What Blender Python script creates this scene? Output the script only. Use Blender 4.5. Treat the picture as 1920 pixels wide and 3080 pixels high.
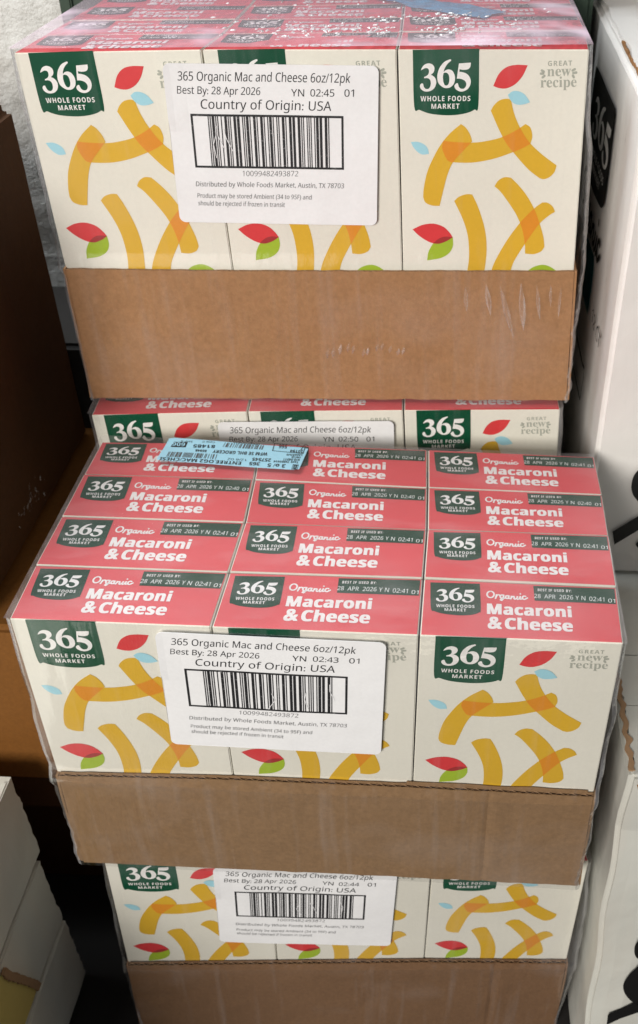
import bpy, bmesh, math, random, json
from mathutils import Vector, Matrix, noise
from mathutils.geometry import tessellate_polygon
R = math.radians
rnd = random.Random(7)
S = 0.0917            # one carton width in metres; the layout below is measured in carton widths
for o in list(bpy.data.objects): bpy.data.objects.remove(o)
scn = bpy.context.scene
col = scn.collection

# ------------------------------------------------------------------ camera, world, lamps, exposure
cam_d = bpy.data.cameras.new('camera'); cam = bpy.data.objects.new('camera', cam_d); col.objects.link(cam); scn.camera = cam
F_, R_, U_, C_ = ((-0.021368, 0.78829, -0.614932), (0.999314, 0.035454, 0.010724), (-0.030256, 0.614281, 0.788507), (0.6196, -3.3864, 3.3994))
cam.matrix_world = Matrix(((R_[0], U_[0], -F_[0], C_[0]*S), (R_[1], U_[1], -F_[1], C_[1]*S), (R_[2], U_[2], -F_[2], C_[2]*S), (0, 0, 0, 1)))
cam_d.sensor_fit = 'HORIZONTAL'; cam_d.sensor_width = 17.0
cam_d.lens = 17.0 * 2986.88 / 1920.0
cam_d.shift_x = -308.44 / 1920.0
cam_d.clip_start = 0.01; cam_d.clip_end = 20
cam_d.dof.use_dof = True; cam_d.dof.focus_distance = 0.455; cam_d.dof.aperture_fstop = 13

world = bpy.data.worlds.new('World'); scn.world = world; world.use_nodes = True
bg = world.node_tree.nodes['Background']
bg.inputs['Color'].default_value = (0.95, 0.97, 1.0, 1); bg.inputs['Strength'].default_value = 0.12

def area_lamp(name, loc, target, size, power, color):
    d = bpy.data.lights.new(name, 'AREA'); d.shape = 'RECTANGLE'; d.size = size[0]; d.size_y = size[1]; d.energy = power; d.color = color
    o = bpy.data.objects.new(name, d); col.objects.link(o); o.location = Vector(loc) * S
    o.rotation_euler = (Vector(target) - Vector(loc)).to_track_quat('-Z', 'Y').to_euler()
    return o
area_lamp('window_light', (-8.5, -20.0, 9.0), (0, 0, -1), (0.85, 0.80), 50.0, (1.0, 0.955, 0.89))
area_lamp('ceiling_light', (-6.5, 4.5, 13.0), (0, 1.0, 0), (1.1, 0.5), 19.0, (0.90, 0.96, 1.0))
scn.view_settings.view_transform = 'Standard'; scn.view_settings.look = 'None'; scn.view_settings.exposure = 0.0; scn.view_settings.gamma = 1.0
scn.cycles.transparent_max_bounces = 24; scn.cycles.max_bounces = 8

LAY = json.loads('''{"1":{"R":[[0.99969,-0.00276,-0.02484],[0.0031,0.9999,0.01352],[0.0248,-0.0136,0.9996]],"o":[-0.1305,1.98,0.0959],"top":[[[-1.4774,0.0,2.0427],[-0.499,0.0,2.0521],[0.4993,0.0,2.0455],[1.4726,0.0,2.0391]],[[-1.4584,0.4165,2.0427],[-0.4742,0.4236,2.0415],[0.4996,0.4083,2.0455],[1.4942,0.4379,2.0391]],[[-1.4415,0.7889,2.0427],[-0.4634,0.7934,2.0415],[0.4903,0.79,2.0455],[1.4927,0.8025,2.0391]],[[-1.4278,1.174,2.0427],[-0.4561,1.1789,2.0415],[0.4794,1.187,2.0455],[1.4873,1.1887,2.0391]],[[-1.4278,1.5728,2.0427],[-0.4561,1.5777,2.0415],[0.4794,1.5858,2.0455],[1.4873,1.5875,2.0391]]],"mid":[[-1.4766,0.0,0.8672],[-0.4897,0.0,0.8554],[0.4981,0.0,0.8539],[1.4861,0.0,0.8544]],"bot":[[-1.4901,-0.035,0.0199],[-0.4936,-0.035,0.0199],[0.5028,-0.035,0.0199],[1.4993,-0.035,0.02]],"tray":[[-1.4618,-0.035,0.8824],[-0.4813,-0.035,0.8706],[0.5002,-0.035,0.8691],[1.4817,-0.035,0.8697]],"trayb":[[-1.4901,-0.035,0.0199],[-0.4936,-0.035,0.0199],[0.5028,-0.035,0.0199],[1.4993,-0.035,0.02]]},"2":{"R":[[0.99896,-0.03979,-0.02213],[0.03918,0.99885,-0.02759],[0.0232,0.02669,0.99937]],"o":[-0.0798,1.8883,-1.9482],"top":[[[-1.4629,0.0,2.0375],[-0.4874,0.0,2.0475],[0.4823,0.0,2.0427],[1.4601,0.0,2.0329]],[[-1.4629,0.3988,2.0375],[-0.4874,0.3988,2.0475],[0.4823,0.3988,2.0427],[1.4601,0.3988,2.0329]],[[-1.4629,0.7976,2.0375],[-0.4874,0.7976,2.0475],[0.4823,0.7976,2.0427],[1.4601,0.7976,2.0329]],[[-1.4629,1.1964,2.0375],[-0.4874,1.1964,2.0475],[0.4823,1.1964,2.0427],[1.4601,1.1964,2.0329]],[[-1.4629,1.5952,2.0375],[-0.4874,1.5952,2.0475],[0.4823,1.5952,2.0427],[1.4601,1.5952,2.0329]]],"mid":[[-1.4842,0.0,0.8531],[-0.4947,0.0,0.8531],[0.4947,0.0,0.8531],[1.4842,0.0,0.8531]],"bot":[[-1.5,0.0,0.0],[-0.5,0.0,0.0],[0.5,0.0,0.0],[1.5,0.0,0.0]],"tray":[[-1.4842,-0.035,0.8531],[-0.4947,-0.035,0.8531],[0.4947,-0.035,0.8531],[1.4842,-0.035,0.8531]],"trayb":[[-1.5,-0.035,0.0],[-0.5,-0.035,0.0],[0.5,-0.035,0.0],[1.5,-0.035,0.0]]},"3":{"R":[[0.99993,-0.0001,0.0121],[0.0,0.99996,0.0084],[-0.0121,-0.0084,0.99989]],"o":[0.0,0.0,-2.0441],"top":[[[-1.4946,0.0,2.0339],[-0.5075,-0.0,2.0369],[0.4989,0.0,2.0392],[1.4862,0.0,2.0407]],[[-1.5047,0.4034,2.0339],[-0.4973,0.4047,2.0369],[0.5057,0.4146,2.0392],[1.5004,0.4071,2.0407]],[[-1.5016,0.814,2.0339],[-0.4882,0.8195,2.0369],[0.5121,0.8165,2.0392],[1.5072,0.8232,2.0407]],[[-1.502,1.2159,2.0339],[-0.5058,1.2258,2.0369],[0.5039,1.2083,2.0392],[1.5143,1.2023,2.0407]],[[-1.4976,1.5599,2.0339],[-0.5328,1.601,2.0369],[0.492,1.6,2.0392],[1.5082,1.589,2.0407]]],"mid":[[-1.494,0.0,0.8261],[-0.503,0.0,0.8593],[0.4875,0.0,0.8605],[1.4892,0.0,0.8481]],"bot":[[-1.4964,-0.035,0.065],[-0.4989,-0.035,0.0558],[0.4985,-0.035,0.0467],[1.4959,-0.035,0.0375]],"tray":[[-1.4732,-0.035,0.8729],[-0.4922,-0.035,0.9058],[0.4882,-0.035,0.9071],[1.4797,-0.035,0.8948]],"trayb":[[-1.4964,-0.035,0.065],[-0.4989,-0.035,0.0558],[0.4985,-0.035,0.0467],[1.4959,-0.035,0.0375]]},"4":{"R":[[0.99751,-0.06233,0.03311],[0.06162,0.99786,0.02178],[-0.03439,-0.01969,0.99921]],"o":[0.054,0.0386,-4.0882],"top":[[[-1.4992,0.0,2.0441],[-0.4998,0.0,2.0441],[0.4998,0.0,2.0441],[1.4992,0.0,2.0441]],[[-1.4992,0.3988,2.0441],[-0.4998,0.3988,2.0441],[0.4998,0.3988,2.0441],[1.4992,0.3988,2.0441]],[[-1.4992,0.7976,2.0441],[-0.4998,0.7976,2.0441],[0.4998,0.7976,2.0441],[1.4992,0.7976,2.0441]],[[-1.4992,1.1964,2.0441],[-0.4998,1.1964,2.0441],[0.4998,1.1964,2.0441],[1.4992,1.1964,2.0441]],[[-1.4992,1.5952,2.0441],[-0.4998,1.5952,2.0441],[0.4998,1.5952,2.0441],[1.4992,1.5952,2.0441]]],"mid":[[-1.5057,0.0,0.833],[-0.499,0.0,0.8493],[0.5034,0.0,0.866],[1.4895,0.0,0.8482]],"bot":[[-1.5,0.0,0.0],[-0.5,0.0,0.0],[0.5,0.0,0.0],[1.5,0.0,0.0]],"tray":[[-1.4901,-0.035,0.897],[-0.4932,-0.035,0.9133],[0.4995,-0.035,0.9298],[1.4759,-0.035,0.9121]],"trayb":[[-1.5,-0.035,0.0],[-0.5,-0.035,0.0],[0.5,-0.035,0.0],[1.5,-0.035,0.0]]}}''')
ART = json.loads('''{"front":{"shield":[[0.0768,0.001,1],[0.4261,-0.0049,1],[0.4263,0.2694],[0.4049,0.2912],[0.369,0.3068],[0.3098,0.3174],[0.2439,0.3193],[0.1649,0.3112],[0.1092,0.2924],[0.08,0.2725]],"P1":[[0.3332,0.364,1],[0.3599,0.383],[0.3835,0.4181],[0.3953,0.4534,1],[0.3443,0.5052],[0.2907,0.5641],[0.2603,0.6304],[0.2398,0.7043],[0.2154,0.8035,1],[0.1739,0.8014],[0.136,0.7849],[0.1226,0.7554,1],[0.1268,0.7043],[0.1448,0.6237],[0.1726,0.5575],[0.2168,0.4792],[0.2703,0.4149]],"P2":[[0.237,0.4502,1],[0.2971,0.4566],[0.3974,0.4598],[0.4641,0.4534],[0.5504,0.4341],[0.6291,0.3989],[0.6841,0.364,1],[0.7114,0.383],[0.7234,0.4277],[0.7152,0.4663,1],[0.6661,0.4922],[0.5999,0.5182],[0.5065,0.5477],[0.3988,0.5654],[0.2907,0.5641],[0.2603,0.5542,1],[0.2435,0.5247],[0.2302,0.4857]],"P3":[[0.4938,0.2962,1],[0.5095,0.2701],[0.5383,0.2453],[0.574,0.2367],[0.6003,0.2404,1],[0.6191,0.3074],[0.6515,0.3767],[0.7046,0.4534],[0.7677,0.5117],[0.8167,0.5477],[0.8646,0.5806,1],[0.8545,0.6171],[0.8289,0.6438],[0.7988,0.6551],[0.7747,0.6504,1],[0.7113,0.6038],[0.6408,0.5313],[0.5848,0.4663],[0.5426,0.3958]],"P4":[[0.2983,0.7759,1],[0.3257,0.7519],[0.3668,0.7383],[0.3998,0.7397,1],[0.4297,0.8],[0.4626,0.8905],[0.4818,0.9754],[0.4879,1.0618],[0.4819,1.1496],[0.4725,1.2164,1],[0.3718,1.2164,1],[0.385,1.1202],[0.384,1.0329],[0.3726,0.9541],[0.3438,0.8695]],"P5":[[0.5238,0.6942,1],[0.5435,0.6639],[0.577,0.6451],[0.6145,0.6471,1],[0.6605,0.6908],[0.7111,0.7519],[0.756,0.8277],[0.7876,0.9046],[0.8127,0.9826],[0.8214,1.0401,1],[0.803,1.0676],[0.7612,1.0836],[0.7113,1.0807,1],[0.7056,1.0113],[0.6875,0.9328],[0.6531,0.8555],[0.6019,0.7794],[0.5589,0.7247]],"P6":[[0.8709,0.836,1],[0.8553,0.8069],[0.8265,0.7862],[0.7953,0.7842,1],[0.7487,0.8208],[0.6823,0.8905],[0.6157,0.9826],[0.562,1.0763],[0.5284,1.1496],[0.5086,1.2202,1],[0.6237,1.2202,1],[0.6425,1.1422],[0.6757,1.0763],[0.7286,0.9897],[0.781,0.9116],[0.8274,0.866]],"red1":[[0.6831,0.0737,1],[0.6233,0.0719],[0.5723,0.0826],[0.5314,0.1168],[0.5038,0.1742,1],[0.5366,0.1846],[0.5756,0.1852],[0.6204,0.1651],[0.6577,0.1258]],"blue1":[[0.5832,0.217,1],[0.6086,0.1998],[0.6412,0.1998],[0.6745,0.217],[0.7035,0.254,1],[0.6699,0.2645],[0.6306,0.2651],[0.6005,0.2465]],"blue2":[[0.0585,0.4573,1],[0.0966,0.456],[0.1299,0.4689],[0.1497,0.4883],[0.1581,0.5189,1],[0.1224,0.5228],[0.0957,0.5097],[0.0727,0.485]],"red2":[[0.0592,0.9378,1],[0.117,0.9116],[0.18,0.9046],[0.2358,0.9222],[0.2708,0.9541],[0.2906,0.984,1],[0.2568,1.0055],[0.2073,1.022],[0.158,1.0127],[0.102,0.979]],"green2":[[0.2906,0.984,1],[0.2921,1.0329],[0.2709,1.0763],[0.2211,1.107],[0.1412,1.1216,1],[0.1503,1.0691],[0.1791,1.0184],[0.2145,0.9897],[0.2497,0.9797]],"green3":[[0.7267,1.1881,1],[0.7649,1.1607],[0.8143,1.1481],[0.8578,1.1585],[0.9025,1.1881,1],[0.8759,1.2239],[0.7679,1.2239]],"three":[[0.1188,0.098,1],[0.1231,0.0878],[0.1336,0.0744],[0.1471,0.0669],[0.1626,0.0646],[0.1791,0.0696],[0.1887,0.0801],[0.1903,0.0945],[0.185,0.108],[0.171,0.12,1],[0.1838,0.1254],[0.1951,0.137],[0.1998,0.1525],[0.197,0.1701],[0.1875,0.1858],[0.1707,0.1971],[0.1497,0.2011],[0.1309,0.1979],[0.1175,0.1881],[0.1124,0.1764],[0.1147,0.1672],[0.1206,0.1619],[0.1272,0.1615],[0.1303,0.1666],[0.1333,0.1769],[0.1405,0.1867],[0.1498,0.1889],[0.1603,0.1858],[0.1677,0.176],[0.1706,0.1623],[0.169,0.1487],[0.1629,0.1399],[0.1525,0.1355],[0.1432,0.1351],[0.137,0.136],[0.1351,0.1327],[0.1385,0.1287],[0.1468,0.1258],[0.1569,0.1176],[0.1616,0.1061],[0.1605,0.0945],[0.1541,0.0884],[0.1428,0.0874],[0.1303,0.0922]],"six":[[0.274,0.0448,1],[0.2792,0.0471,1],[0.2788,0.0524,1],[0.2689,0.0591],[0.2586,0.0686],[0.2493,0.0811],[0.2424,0.0945],[0.2395,0.107,1],[0.2472,0.0993],[0.2586,0.0945],[0.271,0.0941],[0.2855,0.1003],[0.2948,0.1138],[0.2995,0.1292],[0.2981,0.1506],[0.2898,0.1681],[0.2731,0.1809],[0.2543,0.1842],[0.2376,0.1809],[0.2189,0.1681],[0.2086,0.1525],[0.2056,0.1254],[0.212,0.0984],[0.2255,0.0753],[0.2462,0.0558]],"sixhole":[[0.2389,0.1115,1],[0.2461,0.109],[0.2565,0.1103],[0.2648,0.1176],[0.2693,0.1312],[0.2696,0.1487],[0.2669,0.1603],[0.2606,0.1691],[0.2533,0.1717],[0.245,0.1687],[0.2387,0.1564],[0.2361,0.1409],[0.2357,0.1254]],"five":[[0.3205,0.0648,1],[0.3308,0.0644],[0.3514,0.0629],[0.3827,0.061,1],[0.3824,0.0715],[0.3795,0.082],[0.3703,0.0916],[0.3517,0.0955],[0.3351,0.0949],[0.3237,0.0922,1],[0.3232,0.1051,1],[0.3373,0.1064],[0.356,0.1118],[0.3706,0.1215],[0.3801,0.1351],[0.3839,0.1506],[0.3816,0.1681],[0.3724,0.1838],[0.3568,0.1956],[0.3359,0.2011],[0.3171,0.1975],[0.3024,0.1877],[0.2971,0.176],[0.3002,0.1672],[0.3085,0.1607],[0.3148,0.1607],[0.3169,0.1662],[0.3212,0.1779],[0.3296,0.1858],[0.34,0.1877],[0.3504,0.1848],[0.3577,0.176],[0.3603,0.1662],[0.3581,0.1564],[0.3501,0.1467],[0.3376,0.1409],[0.323,0.138],[0.3095,0.138,1],[0.3141,0.1061]]},"sparks":[[[0.7539,0.1138],[0.7668,0.1138]],[[0.7583,0.0988],[0.7696,0.1048]],[[0.7646,0.1318],[0.7739,0.1246]],[[0.9206,0.0988],[0.9318,0.0928]],[[0.9247,0.1108],[0.9407,0.109]],[[0.9236,0.1228],[0.9294,0.1318]]],"ftext":[["B","WHOLE FOODS",[0.1145,0.249],[0.3827,0.2478],[0.1149,0.2237]],["B","MARKET",[0.173,0.2868],[0.3241,0.2856],[0.1732,0.262]],["M","GREAT",[0.7893,0.0773],[0.9164,0.0749],[0.788,0.0535]],["S","new",[0.7882,0.127],[0.914,0.124],[0.7855,0.0779]],["S","recipe",[0.7555,0.1815],[0.9469,0.1779],[0.7529,0.1306]]],"top":{"shield":[[0.033,0.9399,1],[0.2903,0.9538,1],[0.2975,0.4843],[0.2889,0.4306],[0.2631,0.3928],[0.2263,0.3718],[0.1748,0.3667],[0.1083,0.3828],[0.0635,0.4204],[0.044,0.4777]],"bar":[[0.5684,0.9596,1],[0.9901,0.9712,1],[0.9883,0.685,1],[0.5728,0.6861,1]],"three":[[0.0687,0.7649,1],[0.0714,0.7824],[0.0786,0.8057],[0.0883,0.819],[0.0996,0.8233],[0.1119,0.8151],[0.1192,0.7972],[0.1208,0.7726],[0.1173,0.7494],[0.1075,0.7288,1],[0.117,0.7199],[0.1256,0.7006],[0.1294,0.6746],[0.1279,0.6453],[0.1215,0.6192],[0.1097,0.6001],[0.0948,0.5932],[0.0813,0.5979],[0.0713,0.6138],[0.0672,0.633],[0.0684,0.6483],[0.0725,0.6572],[0.0773,0.658],[0.0797,0.6496],[0.0822,0.6325],[0.0877,0.6165],[0.0945,0.6132],[0.1019,0.6186],[0.107,0.6349],[0.1086,0.6577],[0.107,0.6804],[0.1023,0.6949],[0.0946,0.7022],[0.0878,0.7026],[0.0833,0.7008],[0.0819,0.7063],[0.0842,0.7133],[0.0902,0.7184],[0.0972,0.7324],[0.1002,0.7521],[0.099,0.7718],[0.0941,0.7822],[0.0858,0.7836],[0.0768,0.775]],"six":[[0.1813,0.8607,1],[0.1852,0.8568,1],[0.185,0.8475,1],[0.1778,0.8356],[0.1703,0.8188],[0.1638,0.7971],[0.159,0.7738],[0.1571,0.7524,1],[0.1626,0.7657],[0.1708,0.7742],[0.1799,0.7752],[0.1907,0.765],[0.1977,0.7422],[0.2013,0.7161],[0.2006,0.6802],[0.1948,0.6507],[0.183,0.6292],[0.1695,0.6233],[0.1574,0.6284],[0.1436,0.6491],[0.1357,0.6748],[0.1329,0.7204],[0.1368,0.7665],[0.1462,0.8064],[0.161,0.8407]],"sixhole":[[0.1568,0.7448,1],[0.162,0.7493],[0.1696,0.7472],[0.1758,0.735],[0.1794,0.7121],[0.1799,0.6828],[0.1781,0.6632],[0.1738,0.6484],[0.1685,0.644],[0.1625,0.6487],[0.1577,0.669],[0.1554,0.695],[0.1548,0.7212]],"five":[[0.216,0.827,1],[0.2236,0.8279],[0.2388,0.8311],[0.262,0.8352,1],[0.2618,0.817],[0.2596,0.7987],[0.2529,0.7819],[0.2392,0.7749],[0.227,0.7755],[0.2187,0.7798,1],[0.2184,0.7577,1],[0.2287,0.7558],[0.2425,0.747],[0.2532,0.7309],[0.2602,0.7082],[0.2629,0.6822],[0.2613,0.6528],[0.2546,0.6266],[0.2434,0.6068],[0.2285,0.5973],[0.2149,0.6027],[0.2042,0.6185],[0.2002,0.6379],[0.2024,0.6526],[0.2083,0.6635],[0.2128,0.6636],[0.2144,0.6546],[0.2176,0.6352],[0.2237,0.6224],[0.2313,0.6194],[0.2388,0.6245],[0.244,0.6392],[0.2458,0.6556],[0.2442,0.6718],[0.2383,0.6879],[0.2292,0.6974],[0.2185,0.702],[0.2087,0.7016,1],[0.2117,0.7559]]},"ttext":[["B","WHOLE FOODS",[0.0711,0.4923],[0.2654,0.5032],[0.0702,0.5449]],["B","MARKET",[0.1142,0.4306],[0.2236,0.4339],[0.1135,0.4803]],["X","Macaroni",[0.3316,0.4111],[0.7548,0.4134],[0.3313,0.5936]],["A","&",[0.3357,0.1597],[0.4021,0.1629],[0.3354,0.3602]],["X","Cheese",[0.4211,0.1614],[0.7551,0.1639],[0.4217,0.3516]],["B","BEST IF USED BY:",[0.5903,0.8634],[0.7658,0.869],[0.5909,0.9104]],["R","28",[0.5703,0.7345],[0.6039,0.7343],[0.5712,0.8082]],["R","APR",[0.6229,0.7345],[0.6801,0.7325],[0.624,0.8083]],["R","2026",[0.7,0.7329],[0.7704,0.7356],[0.7015,0.8094]],["R","Y",[0.7826,0.732],[0.7995,0.7319],[0.7845,0.8087]],["R","N",[0.8132,0.7313],[0.8331,0.729],[0.8152,0.808]],["R","TIME",[0.8529,0.7239],[0.9296,0.7221],[0.8551,0.8006]],["R","01",[0.9493,0.7115],[0.9846,0.7088],[0.9516,0.78]]],"organic":[[[0.3433,0.8204],[0.3492,0.8215],[0.3547,0.8167],[0.3595,0.8063],[0.3628,0.7915],[0.3645,0.7738],[0.3643,0.755],[0.3623,0.7372],[0.3587,0.7221],[0.3538,0.7112],[0.3482,0.7058],[0.3424,0.7063],[0.3371,0.7126],[0.3327,0.7242],[0.3297,0.7399],[0.3285,0.758],[0.3291,0.7767],[0.3316,0.794],[0.3356,0.8082],[0.3407,0.8178],[0.3465,0.8218]],[[0.3721,0.6926],[0.3753,0.7287],[0.3772,0.7625]],[[0.3746,0.7175],[0.3784,0.7493],[0.3856,0.7639],[0.3928,0.7605],[0.394,0.745]],[[0.4114,0.7537],[0.4132,0.7407],[0.4129,0.7259],[0.4108,0.713],[0.4072,0.7049],[0.4031,0.7036],[0.3994,0.7094],[0.397,0.721],[0.3965,0.7355],[0.398,0.7496],[0.4012,0.7597],[0.4052,0.7636],[0.4092,0.7601]],[[0.414,0.7627],[0.4126,0.7178],[0.4094,0.6784],[0.4025,0.6585],[0.397,0.6676],[0.4001,0.6858],[0.412,0.6988],[0.422,0.7081]],[[0.4383,0.7453],[0.44,0.7333],[0.4398,0.7196],[0.4377,0.7076],[0.4342,0.7001],[0.4303,0.6988],[0.4267,0.7042],[0.4244,0.7149],[0.424,0.7284],[0.4254,0.7414],[0.4285,0.7508],[0.4324,0.7544],[0.4362,0.7512]],[[0.4409,0.7523],[0.4389,0.7219],[0.4406,0.6999],[0.4463,0.7041]],[[0.4506,0.6959],[0.4546,0.7467]],[[0.4526,0.7184],[0.4596,0.7441],[0.4665,0.7474],[0.4683,0.732],[0.4659,0.7027],[0.4712,0.6924],[0.4791,0.7092]],[[0.4846,0.7457],[0.4812,0.7062],[0.4855,0.6901],[0.4931,0.7047],[0.4997,0.7481]],[[0.4997,0.7481],[0.4969,0.7086],[0.5008,0.6947],[0.5081,0.7103]],[[0.5268,0.7539],[0.5232,0.7595],[0.519,0.7597],[0.515,0.7545],[0.5119,0.7448],[0.5103,0.7324],[0.5104,0.7193],[0.5122,0.708],[0.5154,0.7003],[0.5195,0.6976],[0.5236,0.7005],[0.5272,0.7083],[0.5295,0.7197]],[[0.5275,0.71],[0.5323,0.7174],[0.5361,0.7292]],[[0.5001,0.8009],[0.5003,0.7931]]],"ltext":[["R","365 Organic Mac and Cheese 6oz/12pk",[0.0712,0.0841],[0.9756,0.0844],[0.0762,0.0392]],["R","Best By: 28 Apr 2026",[0.0608,0.1491],[0.5003,0.1513],[0.065,0.1112]],["R","YN",[0.6638,0.1548],[0.7328,0.1553],[0.6659,0.1188]],["R","TIME",[0.7658,0.154],[0.8924,0.1535],[0.7676,0.118]],["R","01",[0.9454,0.1527],[0.9959,0.1527],[0.9466,0.1168]],["R","Country of Origin: USA",[0.1785,0.2234],[0.8746,0.2255],[0.1832,0.176]],["T","10099482493872",[0.3774,0.5775],[0.6861,0.5746],[0.3797,0.5483]],["R","Distributed by Whole Foods Market, Austin, TX 78703",[0.1128,0.6374],[0.9383,0.6361],[0.1155,0.6111]],["R","Product may be stored Ambient (34 to 95F) and",[0.1145,0.7018],[0.7562,0.7019],[0.117,0.6769]],["R","should be rejected if frozen in transit",[0.1151,0.7451],[0.604,0.7471],[0.1177,0.72]]],"lframe":[[0.1195,0.2505],[0.9402,0.2549],[0.9401,0.5345],[0.1242,0.5337]],"lbars":[[0.2018,0.2553],[0.8631,0.2577],[0.8582,0.5315],[0.2008,0.5328]],"btext":[["M","ENTREE,OG2 MAC/CHESI",[0.503,0.212],[0.0168,0.2287],[0.5085,0.2483]],["M","365",[0.6151,0.2049],[0.5516,0.2074],[0.6202,0.2427]],["M","3 o/ 5",[0.77,0.2098],[0.6634,0.2115],[0.7743,0.2485]],["M","B",[0.8389,0.2109],[0.8189,0.2122],[0.8429,0.2511]],["M","257545",[0.6686,0.1537],[0.5566,0.1565],[0.6732,0.1906]],["R","12/6 02",[0.5282,0.1786],[0.4127,0.1816],[0.5316,0.2014]],["M","WFM SE BHL GROCERY",[0.6306,0.0865],[0.3007,0.1001],[0.6354,0.1232]],["M","86948",[0.2633,0.1079],[0.195,0.1099],[0.2683,0.1348]],["M","81485",[0.2979,0.0474],[0.1662,0.0596],[0.3039,0.0808]],["M","566",[0.7261,-0.0174],[0.6767,-0.0157],[0.731,0.0266]],["M","2",[0.8309,-0.008],[0.8143,-0.008],[0.8353,0.0372]],["M","10194",[0.8359,0.0348],[0.7574,0.0357],[0.8394,0.0705]],["M","Task 74993414",[0.8374,0.1675],[0.6892,0.1732],[0.8395,0.189]],["M","918-04511",[0.8389,0.1342],[0.7423,0.1419],[0.8415,0.1602]],["M","1294128",[0.8391,0.1097],[0.783,0.1118],[0.8408,0.1272]],["M","LMARIUS",[0.8408,0.0815],[0.7468,0.0867],[0.8427,0.1014]],["R","0000000825",[0.5562,-0.0135],[0.3923,-0.0154],[0.5595,0.0105]],["R","Case 0",[0.2846,0.0108],[0.2105,0.0149],[0.2877,0.0283]],["R","SHP 9",[0.1494,0.0225],[0.0798,0.0231],[0.153,0.0404]],["W","606",[0.1127,0.0495],[0.0353,0.0528],[0.1207,0.0878]]],"bbox":{"blk606":[[0.0405,0.0454],[0.1248,0.0401],[0.1278,0.096],[0.0376,0.1016]],"bars1":[[0.348,0.013],[0.5961,0.0081],[0.598,0.0558],[0.3468,0.0611]],"bars2":[[0.0459,0.1595],[0.347,0.1504],[0.3528,0.2056],[0.0486,0.2186]],"fr":[[0.6434,-0.027],[0.8411,-0.0151],[0.8452,0.0753],[0.6512,0.0636]],"frB":[[0.8124,0.2046],[0.8473,0.2051],[0.8499,0.2648],[0.8162,0.2614]]},"rlogo":[[3.5816,1.7172],[3.3504,1.7329],[3.0264,1.7335],[2.7101,1.7366],[2.5738,1.7403],[2.5352,1.7195],[2.53,1.5921],[2.5071,1.3853],[2.508,1.2238],[2.5245,1.1872],[2.5749,1.1517],[2.696,1.1145],[2.8815,1.0844]],"five":[[2.8604,1.5852],[2.4644,1.5145],[2.7229,1.3434],[2.886,1.357]],"rtext":{"org":[[3.0592,0.8505],[2.4232,0.8953],[2.3922,0.8474]],"ct":[[2.1769,0.5419],[1.9995,0.5627],[2.0096,0.4905]]},"teal":[[2.9807,0.6877],[2.6725,0.7924],[2.6169,0.722],[2.6175,0.5738],[2.6407,0.3979]],"bl":[[2.594,0.0658],[2.4821,0.085],[2.4653,0.0317],[2.4987,-0.1661]],"r1front":[[[1.8568,-0.1676],[1.8253,-0.1789],[1.804,-0.2242],[1.7999,-0.2935],[1.8133,-0.349],[1.8426,-0.3974],[1.8956,-0.4311]],[[1.731,-0.6717],[1.9072,-0.5099],[1.9244,-0.6268],[1.7567,-0.7805]],[[1.8978,-0.7633],[1.9398,-0.7312],[1.9521,-0.8148],[1.9114,-0.7972]]],"r2front":[[[1.9325,-2.4825],[1.9046,-2.5026],[1.8999,-2.557],[1.9125,-2.623],[1.9363,-2.658],[1.9589,-2.6624]],[[1.9628,-2.7458],[1.9237,-2.7806],[1.8896,-2.8536],[1.8762,-2.9325],[1.8919,-3.0101],[1.9307,-3.0803],[1.9764,-3.1278],[2.0157,-3.1068]],[[1.815,-3.2629],[1.9064,-3.1831],[2.0099,-3.0859],[2.0286,-3.2139],[1.8969,-3.3089],[1.8205,-3.3864]]]}''')

# ------------------------------------------------------------------ materials
def new_mat(name):
    m = bpy.data.materials.new(name); m.use_nodes = True
    nt = m.node_tree; return m, nt, nt.nodes['Principled BSDF']
def nd(nt, t, **kw):
    n = nt.nodes.new(t)
    for k, v in kw.items():
        if k in n.inputs: n.inputs[k].default_value = v
        else: setattr(n, k, v)
    return n
def coords(nt, scale=(1, 1, 1)):
    tc = nd(nt, 'ShaderNodeTexCoord'); mp = nd(nt, 'ShaderNodeMapping'); mp.inputs['Scale'].default_value = tuple(s / S for s in scale)
    oi = nd(nt, 'ShaderNodeObjectInfo'); ad = nd(nt, 'ShaderNodeVectorMath'); ad.operation = 'MULTIPLY_ADD'      # every object gets its own patch of the pattern
    cb = nd(nt, 'ShaderNodeCombineXYZ'); [nt.links.new(oi.outputs['Random'], cb.inputs[i]) for i in range(3)]
    nt.links.new(cb.outputs[0], ad.inputs[0]); ad.inputs[1].default_value = (3.1*S, 2.3*S, 4.7*S); nt.links.new(tc.outputs['Object'], ad.inputs[2])
    nt.links.new(ad.outputs[0], mp.inputs['Vector']); return mp.outputs['Vector']
def noise_n(nt, vec, scale, detail=3, rough=.55):
    n = nd(nt, 'ShaderNodeTexNoise'); n.inputs['Scale'].default_value = scale; n.inputs['Detail'].default_value = detail; n.inputs['Roughness'].default_value = rough
    nt.links.new(vec, n.inputs['Vector']); return n.outputs['Fac']
def ramp(nt, fac, stops):
    r = nd(nt, 'ShaderNodeValToRGB'); e = r.color_ramp.elements
    while len(e) < len(stops): e.new(.5)
    for i, (p, c) in enumerate(stops):
        e[i].position = p; e[i].color = (c if len(c) == 4 else tuple(c) + (1,)) if isinstance(c, tuple) else (c, c, c, 1)
    nt.links.new(fac, r.inputs['Fac']); return r.outputs['Color']
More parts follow.
